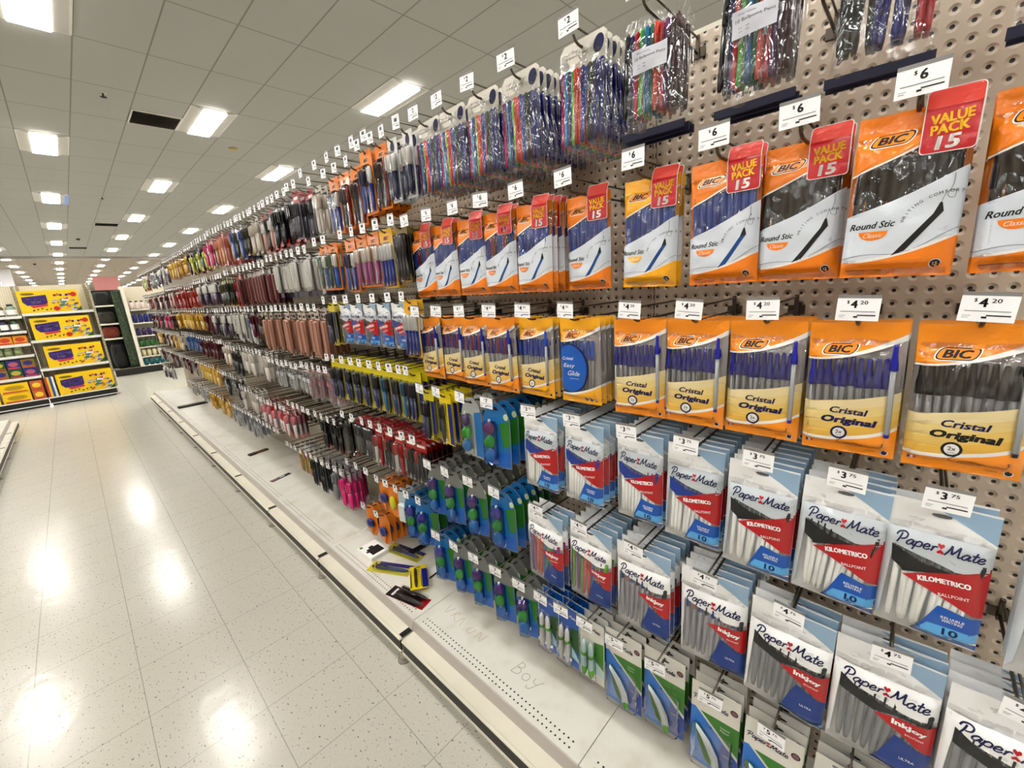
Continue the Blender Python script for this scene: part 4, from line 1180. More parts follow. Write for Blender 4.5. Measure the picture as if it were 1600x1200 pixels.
reg('yellow_card', card_pens, 'correction_card', 'correction pens', 'yellow card of blue and dark pens', (1,), .026, w=.065, h=.19, head=(226, 212, 40), body=(206, 200, 96), foot=(222, 208, 70), pens=(((60, 66, 90), (40, 60, 130)), (BK, (60, 64, 70))), headh=.16, pr=.008, strip=(36, 50, 140), edge=(216, 206, 70))
reg('yellow_card2', card_pens, 'correction_card', 'correction pens', 'yellow card of teal and dark pens', (1,), .026, w=.065, h=.19, head=(226, 212, 40), body=(206, 200, 96), foot=(222, 208, 70), pens=(((30, 110, 150), (30, 120, 160)), (BK, (60, 64, 70))), headh=.16, pr=.008, strip=(36, 50, 140), edge=(216, 206, 70))
reg('yellow_bright', card_pens, 'correction_card', 'correction pens', 'bright yellow and blue card of pen', (1,), .022, w=.07, h=.185, head=(246, 224, 20), body=(246, 224, 20), pens=((70, 66, 50),), headh=.14, pr=.007, strip=(26, 40, 140), edge=(240, 220, 30))
reg('red_card', card_pens, 'marker_card', 'markers', 'red card of black markers', (1,), .022, w=.075, h=.185, head=RD, body=(120, 24, 30), foot=W_, pens=(((190, 60, 60), BK), (BK, BK), (BK, (90, 90, 96))), logo='wbar', headh=.22, pr=.006)
reg('red_white', card_pens, 'marker_card', 'markers', 'red and white card of markers', (1,), .022, w=.075, h=.19, head=RD, body=(226, 222, 216), foot=RD, pens=((RD, W_), (RD, RD)), logo='wbar', headh=.2, pr=.008)
reg('grey_box', card_pens, 'marker_card', 'markers', 'red card with a dark grey wallet', (1,), .024, w=.08, h=.175, head=RD, body=(70, 72, 74), foot=W_, pens=((72, 74, 76),) * 5, headh=.12, pr=.007)
reg('black_tall', card_pens, 'marker_card', 'markers', 'black marker card with red foot', (1,), .022, w=.06, h=.20, head=BK, body=BK, foot=RD, pens=(BK, BK), headh=.14, pr=.010, logo='wbar')
reg('black_white', card_pens, 'marker_card', 'markers', 'black card with white side strip', (1,), .022, w=.07, h=.21, head=BK, body=(40, 40, 42), pens=(BK, BK), headh=.1, pr=.009, strip=W_, foot=RD)
reg('redtop', card_pens, 'marker_card', 'markers', 'red-topped card of grey pens', (1,), .026, w=.085, h=.205, head=RD, body=(150, 146, 150), pens=((70, 66, 76),) * 4, headh=.2, pr=.007, logo='wbar')
reg('redwhite_tall', card_pens, 'marker_card', 'markers', 'white card with red and grey top', (1,), .022, w=.06, h=.2, head=(196, 60, 60), body=(216, 196, 186), pens=((W_, (200, 160, 150)),), headh=.2, pr=.009, foot=RD)
reg('cream_pens', card_pens, 'pen_card', 'pens', 'cream card of pale pens', (1,), .022, w=.06, h=.195, head=(206, 200, 190), body=(186, 176, 160), pens=((204, 196, 184),) * 2, headh=.12, pr=.008, logo='bar')
reg('silver_blue', card_pens, 'pen_card', 'pens', 'silver and blue pens on a clear card', (1,), .022, w=.07, h=.20, head=(196, 198, 202), body=(90, 110, 150), pens=((160, 170, 184), (60, 90, 160)), headh=.12, pr=.009)
reg('dark_olive', card_pens, 'pen_card', 'pens', 'dark olive card of slim pens', (1,), .022, w=.06, h=.19, head=(110, 104, 70), body=(50, 52, 40), foot=(170, 150, 70), pens=((44, 46, 36), (60, 60, 44)), headh=.14, pr=.008)
reg('red_bars', card_pens, 'marker_card', 'markers', 'red card with cream markers', (1,), .024, w=.065, h=.21, head=RD, body=(170, 20, 30), foot=RD, pens=(((206, 150, 120), (206, 160, 130)),), headh=.12, pr=.010)
reg('pink_card', card_pens, 'marker_card', 'markers', 'pink marker card', (1,), .022, w=.05, h=.19, head=(214, 80, 130), body=(60, 40, 50), pens=((206, 80, 130),), headh=.14, pr=.011)
reg('lime_black', card_pens, 'marker_card', 'markers', 'black card with yellow highlighters', (1,), .022, w=.055, h=.19, head=BK, body=(50, 52, 46), foot=(214, 190, 40), pens=(((206, 206, 110), (206, 210, 120)),), headh=.25, pr=.011)
reg('gold_card', card_pens, 'pen_card', 'pens', 'golden card of pens', (1,), .022, w=.06, h=.18, head=GD, body=GD, foot=(150, 40, 30), pens=(((226, 196, 110), (226, 200, 120)),), headh=.12, pr=.010)
reg('gold_plain', card_pens, 'pen_card', 'pens', 'plain golden card', (1,), .022, w=.06, h=.17, head=(206, 170, 40), body=(186, 136, 30), pens=((150, 100, 30), (206, 170, 60)), headh=.15, pr=.009)
reg('white_navy', card_pens, 'pen_card', 'pens', 'white pen card with navy foot', (1,), .026, w=.062, h=.192, head=(206, 206, 206), body=(120, 116, 112), foot=NV, pens=((214, 212, 206),) * 3, headh=.08, pr=.0075, plen=.145, capk=.97)
reg('copper', card_pens, 'pen_card', 'pens', 'copper coloured pens on clear card', (1,), .024, w=.062, h=.25, head=(210, 200, 190), body=(150, 108, 90), pens=((COP, COP), ((208, 174, 158), (208, 174, 158)), ((176, 134, 116), (176, 134, 116))), headh=.16, pr=.0075, capk=.97, logo='bar', foot=(210, 200, 190))
reg('burgundy', card_pens, 'pen_card', 'pens', 'burgundy pens on clear card', (1,), .024, w=.062, h=.215, head=(190, 180, 176), body=(96, 60, 62), pens=((BURG, (130, 76, 76)), ((168, 124, 122), (168, 124, 122)), ((112, 56, 60), (112, 56, 60))), headh=.14, pr=.0075, capk=.97)
reg('red_plain', card_pens, 'marker_card', 'markers', 'plain red hanging card', (1,), .024, w=.07, h=.22, head=RD, body=RD, pens=((150, 16, 26),), headh=.14, pr=.010)
reg('green_dark', card_pens, 'pen_card', 'pens', 'dark green pens on yellow-footed card', (1,), .022, w=.055, h=.2, head=(190, 186, 150), body=(50, 60, 44), foot=(190, 140, 50), pens=((48, 60, 40), (60, 60, 44)), headh=.14, pr=.008)
reg('mauve', card_pens, 'pen_card', 'pens', 'white and mauve pens on card', (1,), .024, w=.065, h=.19, head=(206, 204, 204), body=(96, 80, 96), pens=((W_, (90, 70, 90)),) * 2, headh=.1, pr=.010)
reg('orange_red', card_pens, 'marker_card', 'markers', 'orange red marker card', (1,), .024, w=.07, h=.17, head=(190, 70, 40), body=(176, 60, 36), pens=((190, 80, 50), (160, 50, 36)), headh=.1, pr=.009)
reg('red_stripe', card_pens, 'marker_card', 'markers', 'dark red card with white strip', (1,), .024, w=.07, h=.18, head=(130, 26, 32), body=(110, 24, 32), pens=((W_, (220, 190, 190)),), headh=.1, pr=.008)
reg('white_blue', card_pens, 'pen_card', 'pens', 'white card with blue block', (1,), .024, w=.066, h=.23, head=(222, 222, 220), body=(210, 212, 214), pens=(((60, 100, 180), (200, 204, 210)), (W_, W_)), headh=.2, pr=.009, logo='bar')
reg('maroon', card_pens, 'pen_card', 'pens', 'maroon pens on card', (1,), .024, w=.06, h=.18, head=(180, 176, 176), body=(96, 24, 48), pens=((110, 26, 54), (90, 20, 40)), headh=.12, pr=.009)
reg('pale_clear', card_pens, 'pen_card', 'pens', 'pale pens on card with black foot', (1,), .024, w=.065, h=.19, head=(216, 214, 208), body=(206, 198, 190), foot=(40, 38, 60), pens=((214, 206, 198), (206, 200, 192)), headh=.1, pr=.010)
reg('pink_white', card_pens, 'marker_card', 'markers', 'pink, white and black card', (1,), .024, w=.06, h=.2, head=(226, 180, 182), body=(60, 44, 44), foot=(206, 60, 70), pens=(((224, 150, 156), (226, 214, 210)),), headh=.2, pr=.011)
reg('grey_bag', card_hw, 'pen_packet', 'pens', 'grey translucent packet', (1, 2), .024, w=.09, h=.17)
reg('grey_pink', card_hw, 'pen_packet', 'pens', 'grey packet with pink top', (3,), .022, w=.075, h=.2, accent=(180, 110, 126), head=(190, 130, 140))
reg('hardware', card_hw, 'refill_packet', 'refills', 'clear packet of dark and silver bits', (5, 6), .026, w=.085, h=.185, lump=(44, 46, 50), accent=(170, 176, 180))
reg('multi_clear', card_pens, 'pen_packet', 'pens', 'clear packet of bright slim pens', (1,), .024, w=.075, h=.21, head=(190, 190, 186), body=(170, 168, 162), pens=((214, 90, 60), (220, 200, 50), (60, 60, 70), (190, 80, 140), (90, 170, 90)), headh=.18, pr=.005)
reg('pink_pens', card_pens, 'pen_card', 'pens', 'bright pink pens on card', (1,), .022, w=.055, h=.22, head=(170, 168, 170), body=(150, 80, 110), pens=((226, 60, 140), (226, 60, 140)), headh=.22, pr=.009)
reg('black_clear', card_pens, 'pen_card', 'pens', 'black pens on grey card', (1,), .022, w=.06, h=.21, head=(170, 170, 168), body=(120, 120, 118), pens=(BK, (40, 42, 44)), headh=.15, pr=.008)
reg('silver_clear', card_pens, 'pen_card', 'pens', 'silver grey pens on card', (1,), .022, w=.06, h=.21, head=(190, 190, 190), body=(140, 142, 142), pens=((160, 164, 166), (130, 134, 136)), headh=.15, pr=.009)
reg('blue_card', card_pens, 'pen_card', 'pens', 'blue hanging card', (1,), .024, w=.065, h=.17, head=(40, 90, 150), body=(34, 76, 136), pens=((60, 110, 170),), headh=.1, pr=.010)
reg('orange_tape', card_swoosh, 'correction_card', 'correction tape', 'orange card with navy and red corrector', (1,), .030)
reg('orange_yellow', card_swoosh, 'correction_card', 'correction tape', 'orange card with acid yellow corrector', (1,), .030, shape='yellow')
reg('pale_bottle', card_swoosh, 'correction_card', 'correction fluid', 'pale card with white correction bottle', (1,), .032, shape='pale')

def kind_tree(name, seed):
    K = KINDS[name]
    if seed not in K['cache']:
        tr = K['b'](seed, **K['kw'])
        def build(L):
            return [(n, b_.mesh(n), build(subs), loc, rot) for n, b_, subs, loc, rot in L]
        K['cache'][seed] = dict(parts=build(tr), flat=merged(tr), me=None)
        K['cache'][seed]['me'] = K['cache'][seed]['flat'].mesh(K['o'])
    return K['cache'][seed]

def put_parts(L, parent):
    for n, me, subs, loc, rot in L:
        o = bpy.data.objects.new(n, me); COL.objects.link(o); o.parent = parent
        if loc != ZERO: o.location = loc
        if rot: o.rotation_euler = (0, rot, 0)
        put_parts(subs, o)

# --- hooks -------------------------------------------------------------
HM = mat('hook_wire', (112, 104, 94), .35, metal=.8)
HOLD = film('ticket_holder', gloss=.08, bump=.03)
TICK = {}
def ticket(price):
    if price in TICK: return TICK[price]
    b = MB()        # front faces -x in the world; built in the hanging frame and turned
    w, h = (.052, .034) if price else (.036, .034)
    paper = mat('ticket_paper', (246, 247, 248), .5)
    b.box(-w / 2, w / 2, 0, .0006, -h / 2, h / 2, paper)
    b.box(-w / 2, w / 2, -.0004, .0014, h / 2, h / 2 + .005, mat('ticket_clip', (150, 148, 146), .25, coat=.5))
    if price:
        if len(price) > 1:
            b.text('$', -.0125, .0110, .0050, INK, .0003, bold=.03); b.text(price[0], -.0050, .0080, .0110, INK, .0003, bold=.06); b.text(price[1], .0065, .0105, .0052, INK, .0003, wd=.0090, bold=.03)
        else:
            b.text('$', -.0070, .0105, .0055, INK, .0003, bold=.03); b.text(price[0], .0015, .0075, .0115, INK, .0003, bold=.06)
    else:
        b.box(-.007, .007, -.0005, 0, .003, .013, mat('ticket_grey', (96, 96, 100), .5))
    if not price:
        b.box(-.014, .014, -.0004, 0, -.0035, -.0025, GREYL); b.box(.0, .015, -.0004, 0, -.0100, -.0078, INK)
        TICK[price] = b.mesh('price_ticket'); return TICK[price]
    b.box(-.021, .021, -.0004, 0, -.0035, -.0025, mat('ticket_line', (150, 150, 154), .5))
    b.box(.0, .022, -.0004, 0, -.0095, -.0078, INK); b.box(-.004, .001, -.0004, 0, -.0125, -.0100, INK)
    b.box(-.022, -.014, -.0004, 0, -.0095, -.0090, GREYL); b.box(-.022, -.016, -.0004, 0, -.0120, -.0115, GREYL)
    TICK[price] = b.mesh('price_ticket')
    return TICK[price]
HOOKM = {}
def hook_meshes(L):
    k = round(L, 2)
    if k not in HOOKM:
        a = MB(); a.tube([(0, 0, 0), (-L + .02, 0, 0), (-L + .008, 0, .004), (-L, 0, .013)], .0030, HM, 7)
        r = MB(); r.tube([(0, 0, .030), (-L - .012, 0, .030)], .0021, HM, 6); r.box(-L - .0145, -L - .011, -.006, .006, .028, .040, HM)
        p = MB(); p.box(-.004, 0, -.016, .016, -.008, .012, HM); p.box(-.010, -.004, -.004, .004, -.012, .036, HM, .001)
        f_ = MB(); f_.merge(a).merge(r).merge(p)
        HOOKM[k] = (a.mesh('prong'), r.mesh('ticket_rod'), p.mesh('back_plate'), f_)
    return HOOKM[k]
NH = [0]
HOOK_STUFF = MB()
def short_ticket_mb():
    b = MB(); b.box(-.018, .018, 0, .0006, -.017, .020, mat('ticket_paper', (246, 247, 248), .5)); b.box(-.012, .012, -.0004, 0, .0, .010, mat('ticket_grey', (96, 96, 100), .5)); return b
STK = short_ticket_mb()
ROT = Matrix.Rotation(-PI / 2, 4, 'Z')
def put_hook(y, z, xl, price, label, tick=True):
    """hook at (PX, y, z); xl = x of its ticket"""
    L = PX - xl - .012
    NH[0] += 1
    if NH[0] > 300:
        m_ = hook_meshes(L)[3]
        HOOK_STUFF.merge(m_, Matrix.Translation((PX, y, z)))
        if tick: HOOK_STUFF.merge(STK, Matrix.Translation((xl, y, z + .024)) @ ROT)
        return
    ms = hook_meshes(L)
    t = link('display_hook', None, loc=(PX, y, z))
    tag(t, label, 'hook', 'wire display hooks on the perforated panels')
    link('prong', ms[0], t); link('ticket_rod', ms[1], t); link('back_plate', ms[2], t)
    if tick:
        o = link('price_ticket', ticket(price), t, (-L - .019, 0, .026), (0, R.uniform(-.04, .08), -PI / 2 + R.uniform(-.12, .12)))

# --- placing stacks ----------------------------------------------------
ROWW = {1: 'top', 2: 'second', 3: 'third', 4: 'fourth', 5: 'fifth', 6: 'sixth', 7: 'lowest'}
STACKS = []
def st(row, y, z, kind, n, xf, price=None, sp=None, det=1, rz=0.0, xl=.84, tick=True):
    STACKS.append(dict(row=row, y=y, z=z, kind=kind, n=n, xf=xf, price=price, sp=sp, det=det, rz=rz, xl=xl, tick=tick))

# row, y, hook z, kind, count, x of the front packet, price
Z1, Z2, Z3, Z4, Z5, Z6 = 1.952, 1.658, 1.362, 1.082, .778, .470
for y, k, n, xf in ((-.105, 'value_black', 2, .87), (.029, 'value_black', 3, .862), (.164, 'value_black', 2, .905), (.288, 'value_blue', 2, .893), (.440, 'value_amber', 2, .905), (.612, 'value_blue', 1, .925), (.757, 'value_blue', 4, .888), (.888, 'value_mixed', 2, .89), (1.008, 'value_blue', 1, .89), (1.138, 'value_blue', 2, .89), (1.262, 'value_mixed', 1, .89)):
    st(2, y, Z2, k, n, xf, ('6',))
for y, k, n, xf in ((-.068, 'crystal_black', 3, .862), (.065, 'crystal_blue', 3, .862), (.194, 'crystal_blue', 5, .868), (.321, 'crystal_blue', 5, .868), (.447, 'crystal_blue', 3, .865), (.618, 'glide', 4, .88), (.758, 'crystal_amber', 3, .876), (.888, 'crystal_mixed', 3, .865), (1.022, 'crystal_mixed', 3, .88), (1.140, 'crystal_mixed', 2, .89), (1.262, 'crystal_mixed', 3, .88)):
    st(3, y, Z3, k, n, xf, ('4', '20'))
for y, k, n, xf in ((-.215, 'kilo_black', 2, .85), (-.066, 'kilo_black', 2, .86), (.051, 'kilo_black', 4, .86), (.183, 'kilo_black', 8, .863), (.318, 'kilo_blue', 8, .882), (.455, 'kilo_blue', 6, .892), (.610, 'kilo_blue', 8, .88), (.758, 'kilo_blue', 7, .874)):
    st(4, y, Z4, k, n, xf, ('3', '75'), .028)
st(4, .93, Z4, 'mouse_pink', 6, .87, ('7',), rz=.15); st(4, 1.06, Z4, 'mouse_grey', 4, .88, ('7',), rz=.05)
st(4, 1.19, Z4, 'yellow_bright', 5, .87, ('7',)); st(4, 1.29, Z4, 'yellow_card', 5, .87, ('7',))
for y, k, n, xf in ((-.185, 'joy_black', 4, .86), (-.037, 'joy_black', 3, .868), (.111, 'joy_black', 3, .87), (.268, 'joy_mixed', 8, .885), (.436, 'joy_mixed', 7, .875), (.596, 'joy_lime', 6, .875), (.748, 'joy_bright', 3, .86)):
    st(5, y, Z5, k, n, xf, ('4', '75'), .028)
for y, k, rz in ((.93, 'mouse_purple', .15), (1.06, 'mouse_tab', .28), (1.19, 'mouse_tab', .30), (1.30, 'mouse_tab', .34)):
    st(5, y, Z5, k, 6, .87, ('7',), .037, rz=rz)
for y, k, n, xf in ((-.14, 'tape_white', 4, .86), (-.01, 'tape_white', 5, .87), (.119, 'tape_white', 5, .862), (.242, 'tape_white', 3, .875), (.376, 'tape_white', 3, .895), (.492, 'tape_lime', 5, .882)):
    st(6, y, Z6, k, n, xf, ('5', '75'), .028)
for y, k in ((.588, 'twin_white'), (.672, 'twin_blue'), (.752, 'twin_blue')):
    st(6, y, Z6, k, 6, .87, ('7',), .028)
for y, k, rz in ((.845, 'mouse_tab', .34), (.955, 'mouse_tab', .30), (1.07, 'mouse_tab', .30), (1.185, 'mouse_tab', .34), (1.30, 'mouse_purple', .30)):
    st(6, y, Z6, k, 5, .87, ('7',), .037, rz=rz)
# top row
for y, k, n, xf, p in ((-.115, 'assort_dark', 2, .93, ('2',)), (.085, 'assort_dark', 2, .92, ('2',)), (.25, 'assort_clear', 3, .90, ('2',)), (.43, 'assort_clear', 3, .88, ('2',)), (.585, 'assort_head', 9, .87, ('2',)), (.765, 'assort_head', 9, .87, ('2',)), (.905, 'assort_head', 9, .87, ('2',)), (1.035, 'assort_head', 8, .87, ('2',)), (1.15, 'assort_head', 6, .87, ('2',))):
    st(1, y, Z1 - .008, k, n, xf, p, .025)
# second display section
for y, k, n in ((1.245, 'four_colour', 2), (1.335, 'four_colour', 3), (1.41, 'bic_card_dark', 4), (1.50, 'bic_card', 6), (1.60, 'bic_card_dark', 3), (1.70, 'bic_card_dark', 3), (1.80, 'bic_card', 5), (1.95, 'cream_pens', 2)):
    st(1, y, 1.945 if y < 1.55 else 1.915, k, n, .87 if y != 1.5 else .86)
for y in (1.45, 1.54, 1.65, 1.75, 1.87, 2.02): st(1, y, 1.962, None, 0, 0)
for y, k, n in ((1.345, 'black_slim', 6), (1.45, 'yellow_blue', 2), (1.545, 'bic_card_pink', 3), (1.635, 'bic_card_pink', 3), (1.735, 'bic_card', 2), (1.90, 'bic_card_green', 2), (1.995, 'bic_card_green', 3)):
    st(2, y, 1.672, k, n, .87)
for y, k, n in ((1.335, 'yellow_blue', 2), (1.43, 'pm_small', 4), (1.545, 'pm_small', 4), (1.66, 'pm_small_black', 3), (1.775, 'pm_small', 3), (1.88, 'pm_small_black', 3), (2.0, 'yellow_card', 3)):
    st(3, y, 1.415, k, n, .865)
for y in (1.37, 1.42, 1.49, 1.57, 1.65, 1.74, 1.82, 1.91, 2.0, 2.07):
    st(4, y, 1.142, ('yellow_card', 'yellow_card2', 'yellow_card')[int(y * 100) % 3], 5, .87, rz=.2)
for y, k, n in ((1.385, 'red_card', 6), (1.46, 'red_card', 5), (1.55, 'red_white', 4), (1.635, 'red_card', 5), (1.72, 'red_white', 5), (1.80, 'grey_box', 4), (1.90, 'grey_box', 3), (2.0, 'black_tall', 4)):
    st(5, y, .862, k, n, .87)
for y, k, n in ((1.40, 'mouse_purple', 4), (1.49, 'mouse_purple', 3), (1.575, 'pale_bottle', 6), (1.66, 'orange_yellow', 6), (1.74, 'orange_tape', 5)):
    st(6, y, .590, k, n, .87, rz=.5 if 'mouse' in k else .2)
for y in (1.84, 1.94, 2.04): st(6, y, .60, None, 0, 0)
for y, k, n in ((1.80, 'orange_tape', 8), (1.93, 'orange_tape', 7)):
    st(7, y, .385, k, n, .87, rz=.2)
st(1, .172, 1.885, None, 0, 0, tick=False, xl=.95)
# farther sections: spans of like goods
def span(row, y0, y1, z, kinds, n=3, pitch=.078, sp=.026, xf=.87, empty=0.0):
    y = y0; i = 0
    while y < y1 - .02:
        if R.random() < empty: st(row, y, z, None, 0, 0)
        else: st(row, y + R.uniform(-.006, .006), z + R.uniform(-.004, .004), kinds[i % len(kinds)], max(1, n + R.choice((-1, 0, 0, 1))), xf + R.uniform(-.005, .04), None, sp)
        y += pitch; i += 1
for a in (
    (1, 2.12, 2.24, 1.935, ['redtop'], 3), (1, 2.25, 2.60, 1.93, ['black_tall', 'black_white', 'black_tall'], 3), (1, 2.62, 2.80, 1.925, ['redwhite_tall', 'black_white'], 2),
    (1, 2.82, 3.08, 1.925, ['cream_pens', 'dark_olive'], 2), (1, 3.10, 3.40, 1.925, ['dark_olive', 'silver_blue'], 3), (1, 3.42, 3.86, 1.93, ['red_bars'], 3),
    (1, 3.90, 4.10, 1.92, ['pink_card', 'redwhite_tall'], 2), (1, 4.15, 4.85, 1.92, ['lime_black', 'lime_black', 'black_white'], 2), (1, 4.9, 6.1, 1.91, ['gold_card', 'gold_plain', 'gold_plain'], 2),
    (1, 6.2, 7.6, 1.90, ['mauve', 'hardware', 'silver_clear'], 1), (1, 7.7, 8.4, 1.90, ['lime_black', 'red_plain', 'hardware'], 1),
    (2, 2.12, 2.70, 1.655, ['white_navy'], 4), (2, 2.74, 3.46, 1.640, ['burgundy'], 3), (2, 3.50, 3.66, 1.635, ['red_plain'], 3), (2, 3.70, 4.10, 1.625, ['green_dark'], 2),
    (2, 4.15, 4.72, 1.63, ['mauve'], 2), (2, 4.78, 5.25, 1.60, ['orange_red'], 2), (2, 5.3, 6.3, 1.62, ['red_stripe', 'red_plain'], 2), (2, 6.4, 8.4, 1.60, ['hardware', 'maroon', 'pale_clear', 'orange_red'], 1),
    (3, 2.12, 3.05, 1.385, ['copper'], 4), (3, 3.10, 3.18, 1.38, ['green_dark'], 2), (3, 3.20, 3.36, 1.385, ['maroon'], 2), (3, 3.38, 3.80, 1.385, ['white_blue', 'white_navy'], 2),
    (3, 3.88, 4.50, 1.38, ['mauve', 'silver_clear', 'black_clear'], 2), (3, 4.55, 4.8, 1.38, ['maroon', 'burgundy'], 2), (3, 4.85, 6.2, 1.385, ['gold_plain', 'gold_card'], 2), (3, 6.3, 8.4, 1.37, ['hardware', 'maroon', 'green_dark', 'pink_card'], 1),
    (4, 2.12, 2.48, 1.075, ['grey_pink'], 5), (4, 2.52, 3.08, 1.06, ['grey_bag'], 2), (4, 3.14, 3.74, 1.10, ['pale_clear', 'white_navy'], 3), (4, 3.78, 4.05, 1.09, ['black_clear'], 2),
    (4, 4.08, 4.4, 1.12, ['multi_clear', 'pale_clear'], 2), (4, 4.5, 5.2, 1.13, ['maroon'], 2), (4, 5.25, 6.0, 1.14, ['blue_card', 'grey_bag'], 2), (4, 6.1, 8.4, 1.12, ['hardware', 'pale_clear', 'gold_card', 'maroon'], 1),
    (5, 2.12, 2.42, .800, ['black_tall'], 3), (5, 2.46, 2.84, .80, [None], 0), (5, 2.88, 3.50, .745, ['pink_white', 'pink_white', 'red_white'], 3), (5, 3.55, 3.95, .775, ['pale_clear'], 2),
    (5, 4.0, 4.6, .84, ['hardware', 'black_clear'], 2), (5, 4.7, 5.5, .86, ['gold_card'], 2), (5, 5.6, 8.4, .86, ['hardware', 'maroon', 'grey_bag'], 1),
    (6, 2.14, 2.30, .505, ['pink_pens'], 4), (6, 2.31, 2.46, .505, ['silver_clear', 'black_clear'], 4), (6, 2.47, 2.68, .50, ['black_clear'], 3), (6, 2.72, 3.05, .495, ['multi_clear'], 3),
    (6, 3.10, 3.66, .55, [None], 0), (6, 3.7, 4.5, .56, ['hardware', 'hardware', 'silver_clear'], 3), (6, 4.6, 5.4, .57, ['gold_card', 'gold_plain'], 2), (6, 5.5, 6.3, .57, ['grey_bag', 'hardware'], 2), (6, 7.7, 8.4, .60, ['hardware', 'mauve'], 2)):
    span(a[0], a[1], a[2], a[3], a[4], a[5], sp=.030 if a[5] > 1 else .03, pitch=.078 if a[1] < 4.5 else .092)
# extra loaded rods between the rows of the third section
for y in (2.2, 2.35, 2.5, 2.65, 2.8, 2.95): st(3, y, 1.12, None, 0, 0, tick=False)

STACKS.sort(key=lambda s: (s['y']))
KINDS_C = {'pen_card': 'pens', 'marker_card': 'markers', 'correction_card': 'correction tape'}
cnt = {}
STUFF = {}
NP = {}
for s in STACKS:
    sec = 0 if s['y'] < Y0 else int((s['y'] - Y0) / BAY) + 1
    key = (s['row'], sec); cnt[key] = cnt.get(key, -1) + 1
    pos = '%s hook, %s row, %s section' % (ordn(cnt[key]), ROWW[s['row']], SECW[sec])
    k = s['kind']
    if k is None or s['n'] == 0:
        put_hook(s['y'], s['z'], s['xl'], None, 'empty wire hook, %s' % pos, s['tick'])
        continue
    K = KINDS[k]
    pr = s['price']
    hz = s['z']
    put_hook(s['y'], hz, min(s['xl'], s['xf'] - .022), pr, 'wire hook with %s ticket, %s' % (('$' + '.'.join(pr)) if pr else 'white', pos))
    sp = s['sp'] or max(K['thick'] + .003, .024)
    grp = 'packets hung on the ' + pos
    tw = R.uniform(-.045, .045); tv = R.uniform(-.02, .02)
    for i in range(s['n']):
        x = s['xf'] + i * sp + (.011 if K['o'] == 'pen_packet' else 0)
        if x > PX - .026 - abs(math.sin(s['rz'])) * .055: break
        seed = K['seeds'][(i + int(s['y'] * 50)) % len(K['seeds'])]
        T = kind_tree(k, seed)
        rz = -PI / 2 + s['rz'] + tw + R.uniform(-.012, .012)
        ry = tv + R.uniform(-.006, .006)
        y = s['y'] + R.uniform(-.002, .002)
        if NP.get(K['o'], 0) >= 300:
            STUFF.setdefault(K['o'], MB()).merge(T['flat'], Matrix.Translation((x, y, hz + .002)) @ Matrix.Rotation(rz, 4, 'Z') @ Matrix.Rotation(ry, 4, 'Y') @ Matrix.Diagonal((.80, 1, 1, 1)))
            continue
        NP[K['o']] = NP.get(K['o'], 0) + 1
        hero = (i == 0 and s['y'] < 2.12)
        o = link(K['o'], None if hero else T['me'], loc=(x, y, hz + .002), rot=(0, ry, rz))
        if s['y'] > 2.1: o.scale = (.80, 1, 1)
        if hero: put_parts(T['parts'], o)
        if i == 0: lab = K['look'] + ', front of ' + pos
        else: lab = K['look'] + ', behind front, ' + pos
        tag(o, lab, K['c'], grp)
for nm, m_ in STUFF.items():
    o = link(nm + 's', m_.mesh(nm + 's')); tag(o, 'small %ss hanging in the far sections of the right-hand run' % nm.replace('_', ' '), KINDS_C.get(nm, 'pens'), kind='stuff')
if HOOK_STUFF.v:
    o = link('display_hooks', HOOK_STUFF.mesh('display_hooks')); tag(o, 'wire hooks with white tickets in the far sections', 'hook', kind='stuff')
print('hooks', NH[0], 'packs', NP, 'stuff', {k: len(v.v) for k, v in STUFF.items()}, 'objects', len(bpy.data.objects))

# ------------------------------------------------------------------ left-hand run (mirror of the low deck, mostly out of frame)
secs = [o for o in COL.objects if o.name.startswith('gondola_section')]
LX = -1.215
for i in range(11):
    src = secs[1]
    y0 = 8.36 - (i + 1) * BAY
    c = src.copy(); COL.objects.link(c)
    c.location = (LX, y0 + BAY / 2, 0); c.scale = (-1, 1, 1)
    tag(c, '%s section from the far end of the left-hand run, low cream deck' % ORD[i], 'shelving', 'display sections along the left of the aisle')
    for ch in src.children:
        if ch.name.startswith('upright_slots'): continue
        d = ch.copy(); COL.objects.link(d); d.parent = c
        for g in ch.children:
            e = g.copy(); COL.objects.link(e); e.parent = d
b = MB(); b.box(-.80, -.715, 7.08, 7.11, .1315, .133, WHITE)
o = link('shelf_ticket', b.mesh('shelf_ticket')); tag(o, 'white ticket sticking out over the left-hand ticket rail', 'price ticket')

# ------------------------------------------------------------------ things lying on the deck
DZ = .1705
def lay(kind, x, y, rz, label, name=None, lift=0.0, sx=1.0):
    T = kind_tree(kind, KINDS[kind]['seeds'][0])
    o = link(name or KINDS[kind]['o'], None, loc=(x, y, DZ + .0016 + lift), rot=(-PI / 2, 0, rz)); o.scale = (sx, 1, 1)
    put_parts(T['parts'], o); tag(o, label, KINDS[kind]['c'])
reg('loose_yellow', card_pens, 'pen_card', 'pens', 'x', (1,), w=.075, h=.215, head=(216, 206, 70), body=(216, 206, 80), pens=(((60, 66, 90), (70, 90, 140)),), headh=.12, pr=.008, strip=(36, 50, 140), edge=(206, 196, 66))
reg('loose_bright', card_pens, 'pen_card', 'pens', 'x', (1,), w=.078, h=.150, head=(246, 224, 20), body=(246, 224, 20), pens=((70, 66, 50),), headh=.12, pr=.007, strip=(26, 40, 140), edge=(240, 220, 30))
reg('loose_red', card_pens, 'marker_card', 'markers', 'x', (1,), w=.062, h=.200, head=BK, body=(60, 30, 34), foot=RD, pens=((BK, (50, 50, 54)), (BK, BK)), logo='wbar', headh=.2, pr=.009, edge=RD)
